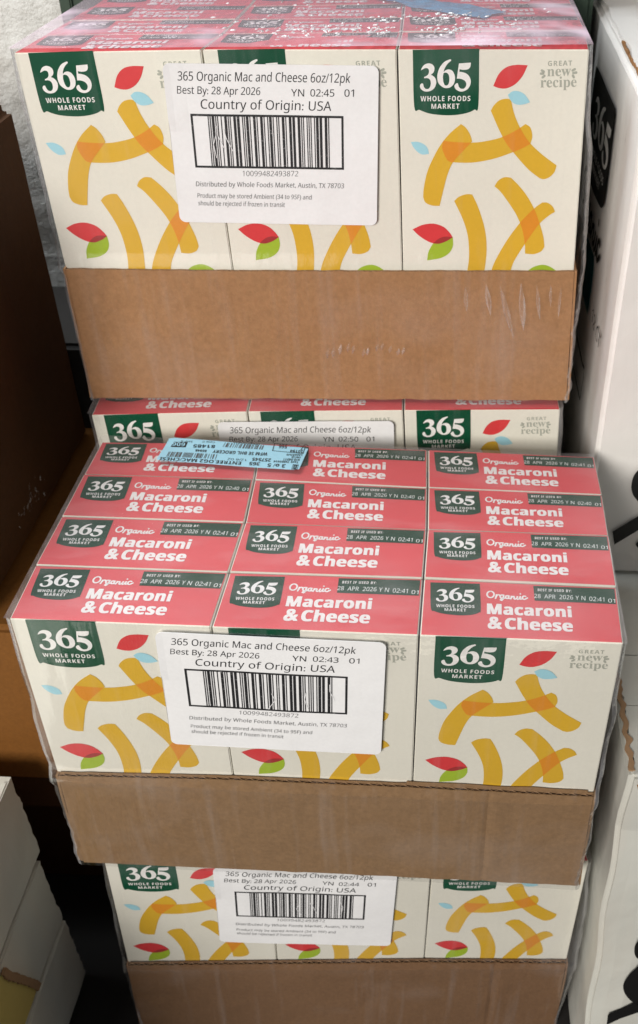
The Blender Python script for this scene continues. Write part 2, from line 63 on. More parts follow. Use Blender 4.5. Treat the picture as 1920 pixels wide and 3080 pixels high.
def mixc(nt, fac, a, b, mode='MIX'):
    m = nd(nt, 'ShaderNodeMix'); m.data_type = 'RGBA'; m.blend_type = mode
    for sock, v in ((m.inputs['Factor'], fac), (m.inputs['A'], a), (m.inputs['B'], b)):
        if isinstance(v, (int, float)): sock.default_value = v
        elif isinstance(v, tuple): sock.default_value = v + (1,) if len(v) == 3 else v
        else: nt.links.new(v, sock)
    return m.outputs['Result']
def bump(nt, h, strength, dist=.001, normal=None):
    b = nd(nt, 'ShaderNodeBump'); b.inputs['Strength'].default_value = strength; b.inputs['Distance'].default_value = dist
    nt.links.new(h, b.inputs['Height'])
    if normal is not None: nt.links.new(normal, b.inputs['Normal'])
    return b.outputs['Normal']
def mathn(nt, op, a, b):
    m = nd(nt, 'ShaderNodeMath'); m.operation = op
    for s_, v in ((m.inputs[0], a), (m.inputs[1], b)):
        if isinstance(v, (int, float)): s_.default_value = v
        else: nt.links.new(v, s_)
    return m.outputs[0]

def card_mat(name, base, rough=.5, var=.06, wave=.15, spec=.4):
    """printed paperboard: slight mottling, soft unevenness of the panel"""
    m, nt, p = new_mat(name); v = coords(nt)
    a = noise_n(nt, v, 1.6, 3); b = noise_n(nt, v, 45, 2)
    dark = tuple(c * (1 - var) for c in base); lite = tuple(min(1, c * (1 + var * .6)) for c in base)
    c1 = mixc(nt, ramp(nt, a, [(.35, 0.), (.65, 1.)]), dark, lite)
    c2 = mixc(nt, ramp(nt, b, [(.3, 0.), (.7, 1.)]), tuple(c * .96 for c in base), tuple(min(1, c * 1.03) for c in base))
    nt.links.new(mixc(nt, .5, c1, c2), p.inputs['Base Color'])
    p.inputs['Roughness'].default_value = rough; p.inputs['Specular IOR Level'].default_value = spec
    n = bump(nt, noise_n(nt, v, 2.2, 2), wave, .004 ); n = bump(nt, b, .10, .0004, n)
    nt.links.new(n, p.inputs['Normal']); return m
def kraft_mat(name, base, flute_axis=0, var=.16):
    m, nt, p = new_mat(name); v = coords(nt)
    big = noise_n(nt, v, 1.3, 4, .6); fib = noise_n(nt, coords(nt, (30, 30, 5)), 1, 4, .7); fine = noise_n(nt, v, 38, 4, .75); speck = noise_n(nt, v, 17, 2)
    c = mixc(nt, ramp(nt, big, [(.32, 0.), (.68, 1.)]), tuple(x * (1 - var) for x in base), tuple(x * (1 + var * .55) for x in base))
    c = mixc(nt, .45, c, mixc(nt, ramp(nt, fib, [(.3, 0.), (.7, 1.)]), tuple(x * .86 for x in base), tuple(x * 1.1 for x in base)))
    c = mixc(nt, .55, c, mixc(nt, ramp(nt, fine, [(.3, 0.), (.7, 1.)]), tuple(x * .74 for x in base), tuple(x * 1.2 for x in base)))
    c = mixc(nt, ramp(nt, speck, [(.72, 0.), (.78, .35)]), c, tuple(x * .55 for x in base))
    nt.links.new(c, p.inputs['Base Color']); p.inputs['Roughness'].default_value = .78; p.inputs['Specular IOR Level'].default_value = .25
    w = nd(nt, 'ShaderNodeTexWave'); w.wave_type = 'BANDS'; w.bands_direction = 'XYZ'[flute_axis]; w.inputs['Scale'].default_value = 4.6; w.inputs['Distortion'].default_value = .6; w.inputs['Detail'].default_value = 1
    nt.links.new(v, w.inputs['Vector'])
    n = bump(nt, w.outputs['Fac'], .05, .0006); n = bump(nt, fib, .25, .0005, n); n = bump(nt, noise_n(nt, v, 2.5, 3), .22, .006, n)
    nt.links.new(n, p.inputs['Normal']); return m
def flat_mat(name, base, rough=.5, spec=.4, wear=None):
    m, nt, p = new_mat(name); v = coords(nt)
    c = mixc(nt, ramp(nt, noise_n(nt, v, 30, 3), [(.3, 0.), (.7, 1.)]), tuple(x * .93 for x in base), tuple(min(1, x * 1.05) for x in base))
    if wear: c = mixc(nt, ramp(nt, noise_n(nt, coords(nt, (26, 26, 60)), 1, 4, .7), [(.60, 0.), (.74, wear[1])]), c, wear[0])
    nt.links.new(c, p.inputs['Base Color']); p.inputs['Roughness'].default_value = rough; p.inputs['Specular IOR Level'].default_value = spec
    return m
def white_box_mat(name, base, dirt=.5):
    m, nt, p = new_mat(name); v = coords(nt)
    big = noise_n(nt, v, .9, 4, .6); st = noise_n(nt, coords(nt, (3, 3, .35)), 1, 4, .6); dots = noise_n(nt, coords(nt, (9, 9, 5)), 1, 4, .8); col_m = noise_n(nt, coords(nt, (2.2, 2.2, .5)), 1, 2)
    c = mixc(nt, ramp(nt, big, [(.3, 0.), (.7, 1.)]), tuple(x * .9 for x in base), base)
    c = mixc(nt, ramp(nt, st, [(.5, 0.), (.75, .30)]), c, (base[0], base[1] * .88, base[2] * .82))
    d = mathn(nt, 'MULTIPLY', ramp(nt, dots, [(.60, 0.), (.70, 1.)]), ramp(nt, col_m, [(.55, 0.), (.68, dirt)]))
    c = mixc(nt, d, c, (.16, .12, .07))
    nt.links.new(c, p.inputs['Base Color']); p.inputs['Roughness'].default_value = .5; p.inputs['Specular IOR Level'].default_value = .35
    n = bump(nt, noise_n(nt, v, 1.8, 3), .3, .006); n = bump(nt, st, .12, .003, n); n = bump(nt, noise_n(nt, v, 60, 2), .08, .0004, n)
    nt.links.new(n, p.inputs['Normal']); return m
def film_mat(name, haze=.03, crease=.25, cscale=(9, 9, 1.1), rough=.14, b1=.5, b2=.2, hi=18, tint=(.92, .93, .97), gl=.55, thr=.60, spark=0, patch=0.):
    """clear shrink wrap: mostly see-through, glossy, cloudy along its creases"""
    m, nt, p = new_mat(name); nt.nodes.remove(p); out = nt.nodes['Material Output']
    v = coords(nt); cr = noise_n(nt, coords(nt, cscale), 1, 3, .6)
    n = bump(nt, noise_n(nt, coords(nt, (2.2, 2.2, 1.2)), 1, 3), b1, .01); n = bump(nt, cr, b2, .004, n); n = bump(nt, noise_n(nt, v, hi, 3, .65), b2 * .8, .003, n)
    if spark:
        vo = nd(nt, 'ShaderNodeTexVoronoi'); vo.inputs['Scale'].default_value = 1; nt.links.new(coords(nt, (17, 10, 10)), vo.inputs['Vector'])
        patch = ramp(nt, noise_n(nt, coords(nt, (1.3, 1.6, 1.6)), 1, 3, .6), [(.42, 0.), (.56, 1.)])
        n = bump(nt, mathn(nt, 'MULTIPLY', vo.outputs['Distance'], patch), 1.0, spark, n)
    tr = nd(nt, 'ShaderNodeBsdfTransparent'); g = nd(nt, 'ShaderNodeBsdfGlossy'); g.inputs['Roughness'].default_value = rough; nt.links.new(n, g.inputs['Normal'])
    fr = nd(nt, 'ShaderNodeFresnel'); fr.inputs['IOR'].default_value = 1.42; nt.links.new(n, fr.inputs['Normal'])
    m1 = nd(nt, 'ShaderNodeMixShader'); nt.links.new(mathn(nt, 'MULTIPLY', fr.outputs[0], gl), m1.inputs[0]); nt.links.new(tr.outputs[0], m1.inputs[1]); nt.links.new(g.outputs[0], m1.inputs[2])
    df = nd(nt, 'ShaderNodeBsdfDiffuse'); df.inputs['Color'].default_value = tint + (1,)
    m2 = nd(nt, 'ShaderNodeMixShader'); nt.links.new(mathn(nt, 'ADD', ramp(nt, cr, [(thr - .12, haze), (thr + .12, crease)]), mathn(nt, 'MULTIPLY', ramp(nt, noise_n(nt, coords(nt, (.8, .8, 1.1)), 1, 3, .6), [(.50, 0.), (.72, 1.)]), patch)), m2.inputs[0]); nt.links.new(m1.outputs[0], m2.inputs[1]); nt.links.new(df.outputs[0], m2.inputs[2])  # patch paints pale areas in place of reflections on the film
    nt.links.new(m2.outputs[0], out.inputs['Surface']); return m

M = {}
M['cream'] = card_mat('cream paperboard', (.79, .765, .675), .42)
M['red'] = card_mat('red ink on paperboard', (.70, .078, .092), .42)
M['green'] = card_mat('dark green ink', (.001, .070, .032), .45, .15, spec=.2)
M['greentop'] = card_mat('dark green ink on lid', (.001, .052, .026), .5, .15, spec=.1)
M['ink_white'] = flat_mat('white print', (.86, .84, .82), .45)
M['yellow'] = card_mat('pasta yellow ink', (.70, .42, .03), .42)
M['orange'] = card_mat('pasta orange ink', (.72, .27, .02), .42)
M['leaf_red'] = card_mat('leaf red ink', (.68, .045, .05), .42)
M['leaf_dark'] = card_mat('leaf dark red ink', (.36, .03, .03), .42)
M['leaf_blue'] = card_mat('leaf blue ink', (.36, .66, .76), .42)
M['leaf_green'] = card_mat('leaf green ink', (.36, .50, .03), .42)
M['grey_ink'] = flat_mat('grey print', (.40, .41, .35), .5)
M['date_ink'] = flat_mat('pale date print', (.80, .85, .82), .5)
M['kraft'] = kraft_mat('kraft tray board', (.36, .192, .090))
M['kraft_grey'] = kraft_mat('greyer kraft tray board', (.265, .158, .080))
M['kraft_shaded'] = kraft_mat('shade-darkened kraft tray board', (.195, .106, .054))  # same tray board, darkened for the weaker light low in the stack
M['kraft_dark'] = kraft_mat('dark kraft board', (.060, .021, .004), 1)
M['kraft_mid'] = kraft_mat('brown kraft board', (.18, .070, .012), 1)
M['flute'] = flat_mat('flute paper', (.36, .22, .12), .9)
M['label_white'] = card_mat('white label stock', (.86, .86, .875), .30, .02, .45)
M['black_ink'] = flat_mat('thermal black print', (.018, .018, .020), .45, .4, ((.45, .45, .46), .55))
M['soft_ink'] = flat_mat('thin thermal print', (.10, .10, .105), .45, .4, ((.6, .6, .6), .8))
M['label_blue'] = card_mat('light blue sticker stock', (.38, .70, .86), .33, .03, .15)
M['label_blue_deep'] = card_mat('crumpled blue sticker stock', (.06, .33, .52), .30, .25, .8)
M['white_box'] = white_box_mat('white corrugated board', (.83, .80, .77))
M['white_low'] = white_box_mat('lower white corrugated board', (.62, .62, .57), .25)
M['white_tray'] = white_box_mat('grey white tray board', (.80, .79, .70), .1)
M['black'] = flat_mat('black box print', (.006, .006, .006), .5)
M['teal'] = flat_mat('teal box print', (.005, .10, .12), .5)
M['torn'] = kraft_mat('torn board edge', (.30, .15, .06))
M['yellow_pack'] = card_mat('yellow packaging', (.62, .50, .16), .5)
M['green_crate'] = flat_mat('dark green plastic', (.035, .06, .04), .6)
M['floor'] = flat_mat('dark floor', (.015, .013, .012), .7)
M['film'] = film_mat('shrink film front', .002, .050, (11, 11, .7), .16, .20, .10, 7, gl=.15, thr=.64, patch=.06)
M['film_side'] = film_mat('shrink film sides', .03, .22, (7, 7, 1.5), .2, .7, .4, 12, gl=.4, thr=.55, tint=(.80, .80, .84))
M['film_top'] = film_mat('shrink film top', .055, .13, (2, 5, 2), .15, .15, .10, 8, gl=.4, patch=.10, tint=(.95, .86, .88))  # pinkish haze put into the colour for overhead light on the film
M['film_top_wrinkled'] = film_mat('wrinkled shrink film top', .22, .27, (2, 4, 2), .08, .10, .06, 12, gl=.42, tint=(.84, .66, .76), spark=.0045)  # lilac haze put into the colour for the bright wall's reflection
M['film_fold'] = film_mat('folds of shrink film', .05, .28, (40, 40, 2.5), .15, .5, .4, 20)
M['crinkle_glint'] = film_mat('crinkled film with painted glints', .35, .95, (60, 60, 60), .06, .6, .4, 40, gl=2.0, thr=.5, tint=(.90, .97, 1.0))  # pale clouded colour stands in for glints on the crinkles
M['glint'] = film_mat('faint tape glints', .0, .25, (9, 14, 9), .1, .8, .9, 30, gl=.5, thr=.68)
M['tape'] = film_mat('clear packing tape', .06, .2, (5, 9, 5), .08, .8, .6, 14, gl=1.2)
def plaster():
    m, nt, p = new_mat('white plaster'); v = coords(nt)
    c = mixc(nt, ramp(nt, noise_n(nt, v, 1.5, 4), [(.3, 0.), (.7, 1.)]), (.62, .60, .56), (.80, .79, .76))
    nt.links.new(c, p.inputs['Base Color']); p.inputs['Roughness'].default_value = .85
    nt.links.new(bump(nt, noise_n(nt, v, 9, 5, .7), .7, .006), p.inputs['Normal']); return m
M['plaster'] = plaster()

# ------------------------------------------------------------------ mesh helpers (all input in carton widths)
class MB:
    def __init__(s): s.v = []; s.f = []; s.m = []
    def quad(s, a, b, c, d, mi=0):
        n = len(s.v); s.v += [a, b, c, d]; s.f.append((n, n+1, n+2, n+3)); s.m.append(mi)
    def poly(s, pts, tris, mi=0):
        n = len(s.v); s.v += pts
        for t in tris: s.f.append(tuple(n + i for i in t)); s.m.append(mi)
    def grid(s, P, nu, nv, mi=0, flip=False):
        n = len(s.v)
        for j in range(nv + 1):
            for i in range(nu + 1): s.v.append(P(i / nu, j / nv))
        for j in range(nv):
            for i in range(nu):
                a = n + j * (nu + 1) + i; q = (a, a + 1, a + nu + 2, a + nu + 1)
                s.f.append(q[::-1] if flip else q); s.m.append(mi)
    def slab(s, P, off, nu, nv, mi=0):
        """closed sheet: P(u,v) and the same moved by off"""
        n = len(s.v); W = nu + 1; K = W * (nv + 1)
        for k in (0, 1):
            for j in range(nv + 1):
                for i in range(W):
                    p = P(i / nu, j / nv); s.v.append((p[0] + off[0]*k, p[1] + off[1]*k, p[2] + off[2]*k))
        g = lambda i, j, k: n + k*K + j*W + i
        for j in range(nv):
            for i in range(nu):
                s.f.append((g(i,j,0), g(i+1,j,0), g(i+1,j+1,0), g(i,j+1,0))); s.m.append(mi)
                s.f.append((g(i,j,1), g(i,j+1,1), g(i+1,j+1,1), g(i+1,j,1))); s.m.append(mi)
        for i in range(nu):
            for j, a, b in ((0, i+1, i), (nv, i, i+1)):
                s.f.append((g(a,j,0), g(b,j,0), g(b,j,1), g(a,j,1))); s.m.append(mi)
        for j in range(nv):
            for i, a, b in ((0, j, j+1), (nu, j+1, j)):
                s.f.append((g(i,a,0), g(i,b,0), g(i,b,1), g(i,a,1))); s.m.append(mi)
    def box(s, x0, x1, y0, y1, z0, z1, mi=0):
        n = len(s.v); s.v += [(x, y, z) for z in (z0, z1) for y in (y0, y1) for x in (x0, x1)]
        for f in ((0,2,3,1),(4,5,7,6),(0,1,5,4),(2,6,7,3),(0,4,6,2),(1,3,7,5)): s.f.append(tuple(n+i for i in f)); s.m.append(mi)
    def build(s, name, mats, parent=None, smooth=False, bev=0, seg=2, fix=False):
        me = bpy.data.meshes.new(name); me.from_pydata([tuple(c * S for c in v) for v in s.v], [], s.f)
        for m in (mats if isinstance(mats, list) else [mats]): me.materials.append(m)
        for p, mi in zip(me.polygons, s.m): p.material_index = mi
        if bev or fix:
            bm = bmesh.new(); bm.from_mesh(me); bmesh.ops.remove_doubles(bm, verts=bm.verts, dist=1e-6); bmesh.ops.recalc_face_normals(bm, faces=bm.faces)
            if bev:
                ed = [e for e in bm.edges if len(e.link_faces) == 2 and e.calc_face_angle() > .6]
                bmesh.ops.bevel(bm, geom=ed, offset=bev * S, segments=seg, affect='EDGES', clamp_overlap=True)
            bm.to_mesh(me); bm.free()
        if smooth:
            for p in me.polygons: p.use_smooth = True
        me.update(); o = bpy.data.objects.new(name, me); col.objects.link(o)
        if parent is not None: o.parent = parent
        return o
def empty(name, label, cat, mw=None, group=None):
    o = bpy.data.objects.new(name, None); col.objects.link(o); o.empty_display_size = .02
    if mw is not None: o.matrix_world = mw
    o['label'] = label; o['category'] = cat
    if group: o['group'] = group
    return o
def tag(o, label, cat, group=None):
    o['label'] = label; o['category'] = cat
    if group: o['group'] = group
    return o

def smooth_outline(pts, sub=6):
    """Catmull-Rom through the points, sharp where a third value is given"""
    n = len(pts); out = []
    P = [Vector(p[:2]) for p in pts]; C = [len(p) > 2 for p in pts]
    for i in range(n):
        p1, p2 = P[i], P[(i+1) % n]
        p0 = P[i-1] if not C[i] else p1 - (p2 - p1); p3 = P[(i+2) % n] if not C[(i+1) % n] else p2 + (p2 - p1)
        for k in range(sub):
            t = k / sub
            out.append(.5 * ((2*p1) + (p2-p0)*t + (2*p0-5*p1+4*p2-p3)*t*t + (3*p1-p0-3*p2+p3)*t**3))
    return [(p.x, p.y) for p in out]
def fill(outline, holes=()):
    loops = [outline] + list(holes)
    tris = tessellate_polygon([[Vector((x, y, 0)) for x, y in l] for l in loops])
    return [p for l in loops for p in l], [tuple(t) for t in tris]
def clip(subj, tri):
    out = list(subj)
    a = (tri[1][0]-tri[0][0])*(tri[2][1]-tri[0][1]) - (tri[1][1]-tri[0][1])*(tri[2][0]-tri[0][0])
    if a < 0: tri = tri[::-1]
    for i in range(3):
        A, B = tri[i], tri[(i+1) % 3]; inp = out; out = []
        side = lambda p: (B[0]-A[0])*(p[1]-A[1]) - (B[1]-A[1])*(p[0]-A[0])
        for j in range(len(inp)):
            p, q = inp[j-1], inp[j]; sp, sq = side(p), side(q)
            if (sp < 0) != (sq < 0):
                t = sp / (sp - sq); out.append((p[0]+(q[0]-p[0])*t, p[1]+(q[1]-p[1])*t))
            if sq >= 0: out.append(q)
        if not out: return []
    return out
def overlap(fa, fb):
    res = []
    for ta in fa[1]:
        A = [fa[0][i] for i in ta]; ax = [p[0] for p in A]; ay = [p[1] for p in A]
        for tb in fb[1]:
            B = [fb[0][i] for i in tb]
            if max(p[0] for p in B) < min(ax) or min(p[0] for p in B) > max(ax) or max(p[1] for p in B) < min(ay) or min(p[1] for p in B) > max(ay): continue
            c = clip(A, B)
            if len(c) >= 3: res.append(c)
    return res

# text from Blender's own built-in font (its mathematical alphabets give the bold, serif and light cuts)
def alpha(s, A, a, d):
    return ''.join(chr(A+ord(c)-65) if 'A' <= c <= 'Z' else chr(a+ord(c)-97) if 'a' <= c <= 'z' else chr(d+ord(c)-48) if (d and c.isdigit()) else c for c in s)
STY = {'B': (0x1D5D4, 0x1D5EE, 0x1D7EC, .0), 'X': (0x1D5D4, 0x1D5EE, 0x1D7EC, .0), 'M': (0x1D5D4, 0x1D5EE, 0x1D7EC, .0), 'W': (0x1D5D4, 0x1D5EE, 0x1D7EC, -.01),
       'R': (0x1D5A0, 0x1D5BA, 0x1D7E2, .0), 'T': (0x1D5A0, 0x1D5BA, 0x1D7E2, -.008), 'S': (0x1D400, 0x1D41A, 0x1D7CE, .0), 'A': (0x1D400, 0x1D41A, 0x1D7CE, .0)}
_tc = {}
def text_mesh(st, s, raw=False):
    if (st, s) in _tc: return _tc[(st, s)]
    A, a, d, off = STY[st]
    cu = bpy.data.curves.new('t', 'FONT'); cu.body = alpha(s, A, a, d); cu.size = 1; cu.offset = off; cu.resolution_u = 3; cu.space_character = 1.18 if s in ('WHOLE FOODS', 'MARKET', 'GREAT', 'BEST IF USED BY:') else 1.05 if st == 'X' else 1.0
    o = bpy.data.objects.new('t', cu); col.objects.link(o)
    dg = bpy.context.evaluated_depsgraph_get(); dg.update()
    me = bpy.data.meshes.new_from_object(o.evaluated_get(dg))
    V = [(v.co.x, v.co.y) for v in me.vertices]; Fs = [tuple(p.vertices) for p in me.polygons]
    bpy.data.objects.remove(o); bpy.data.curves.remove(cu); bpy.data.meshes.remove(me)
    x0 = min(v[0] for v in V); x1 = max(v[0] for v in V)
    cap = .714 if st not in 'SA' else .676
    r = ([((x-x0)/(x1-x0), y/cap) for x, y in V], Fs); _tc[(st, s)] = r; return r
def put_text(mb, spec, fn, lay, mi=0, sub=None):
    st, s, p0, p1, pt = spec
    if sub and s in sub: s = sub[s]
    V, Fs = text_mesh(st, s)
    n = len(s); hv = 5.5/n if n > 2 else .0
    for i, (jx, jy) in enumerate([(0, 0)] if st not in ('X', 'A') else [(0, 0), (-.011, -.012), (.011, -.012), (-.011, .012), (.011, .012)] if st == 'X' else [(0, 0), (-.05, -.03), (.05, -.03), (-.05, .03), (.05, .03)]):
        jx *= 1.0 if st == 'A' else 5.2/n
        pts = [fn(p0[0] + (x+jx)*(p1[0]-p0[0]) + (y+jy)*(pt[0]-p0[0]), p0[1] + (x+jx)*(p1[1]-p0[1]) + (y+jy)*(pt[1]-p0[1]), lay + .12*i) for x, y in V]
        mb.poly(pts, Fs, mi)
def put_fill(mb, f, fn, lay, mi=0): mb.poly([fn(x, y, lay) for x, y in f[0]], f[1], mi)
def put_polys(mb, polys, fn, lay, mi=0):
    for c in polys: mb.poly([fn(x, y, lay) for x, y in c], [tuple(range(len(c)))], mi)
def put_stroke(mb, pts, w, fn, lay, mi=0, asp=1.0):
    P = [Vector((p[0], p[1]*asp)) for p in pts]; L = []
    for i, p in enumerate(P):
        t = (P[min(i+1, len(P)-1)] - P[max(i-1, 0)]).normalized(); n = Vector((-t.y, t.x)) * w / 2; L.append((p+n, p-n))
    for i in range(len(P) - 1):
        q = [L[i][0], L[i][1], L[i+1][1], L[i+1][0]]
        mb.poly([fn(a.x, a.y/asp, lay) for a in q], [(0, 1, 2, 3)], mi)
    for e in (P[0], P[-1]):
        mb.poly([fn(e.x + w/2*math.cos(k*math.pi/4), (e.y + w/2*math.sin(k*math.pi/4))/asp, lay + .15) for k in range(8)], [tuple(range(8))], mi)

# ------------------------------------------------------------------ print artwork, traced once
FA = {k: smooth_outline(v) for k, v in ART['front'].items()}
TA = {k: smooth_outline(v) for k, v in ART['top'].items()}
def digit_fills(src): return [fill(src['three']), fill(src['six'], [src['sixhole'][::-1]]), fill(src['five'])]
FD, TD = digit_fills(FA), digit_fills(TA)
FF = {k: fill(FA[k]) for k in FA if k not in ('three', 'six', 'sixhole', 'five')}
OV = [overlap(FF['P1'], FF['P2']), overlap(FF['P2'], FF['P3']), overlap(FF['P5'], FF['P6'])]
OVL = overlap(FF['red2'], FF['green2'])
T_H, C_H, ROW = 1.1910, 2.0441, 0.3988

def lerp(a, b, t): return tuple(a[i] + (b[i]-a[i])*t for i in range(3))
def front_fn(fl, fr, ml, mr):
    def fn(u, v, lay):
        p = lerp(lerp(fl, fr, u), lerp(ml, mr, u), v / T_H); return (p[0], p[1] - .0009 - lay*.0004, p[2])
    return fn
def top_fn(fl, fr, bl, br):
    def fn(u, w, lay):
        p = lerp(lerp(fl, fr, u), lerp(bl, br, u), w); return (p[0], p[1], p[2] + .0009 + lay*.0004)
    return fn

def print_front(par, fn):
    b = MB(); put_fill(b, FF['shield'], fn, 1, 0)
    for d in FD: put_fill(b, d, fn, 2, 1)
    for t in ART['ftext'][:2]: put_text(b, t, fn, 2, 1)
    b.build('shield_emblem', [M['green'], M['ink_white']], par)
    for k, l, ov in (('P2', 1, None), ('P1', 2, 0), ('P3', 2, 1), ('P4', 1, None), ('P5', 1, None), ('P6', 2, 2)):
        b = MB(); put_fill(b, FF[k], fn, l, 0)
        if ov is not None: put_polys(b, OV[ov], fn, 3, 1)
        b.build('pasta_print', [M['yellow'], M['orange']], par)
    for k, l, mt in (('red1', 1, 'leaf_red'), ('blue1', 4, 'leaf_blue'), ('blue2', 1, 'leaf_blue'), ('green2', 1, 'leaf_green'), ('red2', 2, 'leaf_red'), ('green3', 1, 'leaf_green')):
        b = MB(); put_fill(b, FF[k], fn, l, 0)
        if k == 'red2': put_polys(b, OVL, fn, 3, 1)
        b.build('leaf_print', [M[mt], M['leaf_dark']], par)
    b = MB()
    for t in ART['ftext'][2:]: put_text(b, t, fn, 1)
    for s_ in ART['sparks']: put_stroke(b, s_, .012, fn, 1)
    b.build('recipe_lettering', M['grey_ink'], par)
def print_top(par, fn, time, lid_only=False):
    b = MB(); put_fill(b, fill(TA['shield']), fn, 1, 0)
    for d in TD: put_fill(b, d, fn, 2, 1)
    for t in ART['ttext'][:2]: put_text(b, t, fn, 2, 1)
    b.build('shield_emblem', [M['greentop'], M['ink_white']], par)
    b = MB()
    for t in ART['ttext'][2:5]: put_text(b, t, fn, 1)
    for i, s_ in enumerate(ART['organic']): put_stroke(b, s_, .0088, fn, 1 + .05*i, asp=ROW)
    b.build('title_lettering', M['ink_white'], par)
    b = MB(); put_fill(b, fill(TA['bar']), fn, 1, 0)
    put_text(b, ART['ttext'][5], fn, 2, 2)
    for t in ART['ttext'][6:]: put_text(b, t, fn, 2, 1, {'TIME': time})
    b.build('date_strip', [M['greentop'], M['date_ink'], M['ink_white']], par)

for w_, r_ in enumerate(LAY['4']['top']): r_[3][0] -= .02 if w_ == 0 else .07
def nz(x, y, z, s=1.0): return noise.noise(Vector((x*s, y*s, z*s)))

def make_case(key, label, kraft, time, rows_top, raise_z, rowtimes, fx, seed):
    L = LAY[key]; Rm = L['R']; o = L['o']
    mw = Matrix(((*Rm[0], o[0]*S), (*Rm[1], o[1]*S), (*Rm[2], o[2]*S), (0, 0, 0, 1)))
    root = empty('shrink_wrapped_case', label, 'grocery case', mw, 'shrink wrapped cases of boxed macaroni')
    g = .005
    for w in range(4):
        for u in range(3):
            dz = raise_z.get((u, w), 0)
            fl, fr, bl, br = L['top'][w][u], L['top'][w][u+1], L['top'][w+1][u], L['top'][w+1][u+1]
            j = lambda: rnd.uniform(-.003, .003)
            fl = (fl[0]+g, fl[1]+(.0015 if w else 0), fl[2]+dz); fr = (fr[0]-g, fr[1]+(.0015 if w else 0), fr[2]+dz)
            bl = (bl[0]+g, bl[1]-.0015, bl[2]+dz); br = (br[0]-g, br[1]-.0015, br[2]+dz)
            if w == 0:
                q_ = rnd.uniform(0, .006); fl = (fl[0], q_, fl[2]); fr = (fr[0], q_+rnd.uniform(-.001, .001)+.001, fr[2])
                ml = (L['mid'][u][0]+g*.6, 0, L['mid'][u][2]); mr = (L['mid'][u+1][0]-g*.6, 0, L['mid'][u+1][2])
                bfl = (L['bot'][u][0]+g, .01, .035); bfr = (L['bot'][u+1][0]-g, .01, .035)
            else:
                ml = lerp(fl, (L['bot'][u][0]+g, w*ROW+g, .035), .58); mr = lerp(fr, (L['bot'][u+1][0]-g, w*ROW+g, .035), .58)
                bfl = (L['bot'][u][0]+g, w*ROW+g, .035); bfr = (L['bot'][u+1][0]-g, w*ROW+g, .035)
            bbl = (bfl[0], (w+1)*ROW-g, .035); bbr = (bfr[0], (w+1)*ROW-g, .035)
            mbl = lerp(bl, bbl, .58); mbr = lerp(br, bbr, .58)
            b = MB(); V = [fl, fr, br, bl, ml, mr, mbr, mbl, bfl, bfr, bbr, bbl]; b.v = [tuple(p) for p in V]
            b.f = [(0,1,2,3), (4,5,1,0), (5,6,2,1), (6,7,3,2), (7,4,0,3), (8,9,5,4), (9,10,6,5), (10,11,7,6), (11,8,4,7), (11,10,9,8)]; b.m = [1] + [0]*9
            c = b.build('carton', [M['cream'], M['red']], root, bev=.005, seg=2)
            if w == 0: print_front(c, front_fn(fl, fr, ml, mr))
            if (u, w) in rows_top: print_top(c, top_fn(fl, fr, bl, br), rowtimes[w])
    # corrugated tray
    TL, TB = L['tray'], L['trayb']
    def edge(A, u):
        i = min(2, int(u*3)); t = u*3 - i; return lerp(A[i], A[i+1], t)
    dent_u = fx.get('dent', -9)
    def face(u, v, dy=0):
        p = lerp(edge(TB, u), edge(TL, u), v); x, y, z = p
        d = .010*nz(x+seed, z, 1.7, 2.3) + .004*nz(x, z+seed, 3.1, 9) + .007*math.exp(-((u-dent_u)/.007)**2) - .005*math.exp(-((u-dent_u-.02)/.014)**2)
        k = math.sin(math.pi*v)**.5 if 0 < v < 1 else 0
        zz = z + (.012*nz(x*7, seed, 0)*(1-v)**6) + .004*nz(x*12, seed, 5)*v**8
        return (x, y + d*k + dy + (.004*math.exp(-((u-dent_u)/.007)**2)), zz)
    b = MB(); b.slab(lambda u, v: face(u, v), (0, .005, 0), 120, 14)
    b.slab(lambda u, v: (lambda p: (p[0], p[1], p[2]+fx.get('inner', .010)*v))(face(u, v, .0215)), (0, .004, 0), 120, 4)
    D4 = 4*ROW + .02
    for sgn, i in ((-1, 0), (1, 3)):
        A, B = TB[i], TL[i]
        def side(u, v, A=A, B=B, sgn=sgn):
            p = lerp(A, B, v); return (p[0] + sgn*(.003 + .012*nz(u*3, v*2, seed+sgn)), -.030 + u*(D4+.05), p[2] + .006*nz(u*14, sgn, seed)*v)
        b.slab(side, (sgn*.014, 0, 0), 24, 5)
    b.slab(lambda u, v: (lerp(TB[0], TB[3], u)[0], D4+.01, .01+v*(TL[0][2]-.01)), (0, .016, 0), 4, 2)
    b.slab(lambda u, v: (lerp(TB[0], TB[3], u)[0], -.01+v*D4, .012), (0, 0, .016), 3, 3)
    if fx.get('flap'):
        b.slab(lambda u, v: (lambda p: (p[0], -.0125, p[2]-.06+v*(.085+.012*nz(u*5, 1, 1))))(edge(TL, .655+u*.335)), (0, .0035, 0), 20, 2)
    tray = b.build('cardboard_tray', kraft, root)
    b = MB(); n = 45; th = .0035
    def med(u, v):
        p = face(u, 1); return (p[0], p[1] + .0135 + .0080*math.sin(u*n*2*math.pi), p[2] - .0015 - .10*(1-v))
    b.slab(med, (0, .0022, 0), n*8, 1)
    e = b.build('fluted_edge', M['flute'], tray)
    # shrink film: sleeve around the case and a sheet over the top
    x0t, x1t = L['top'][0][0], L['top'][0][3]; m0, m1 = L['mid'][0], L['mid'][3]
    zt = max(p[2] for p in L['top'][0]) + .012
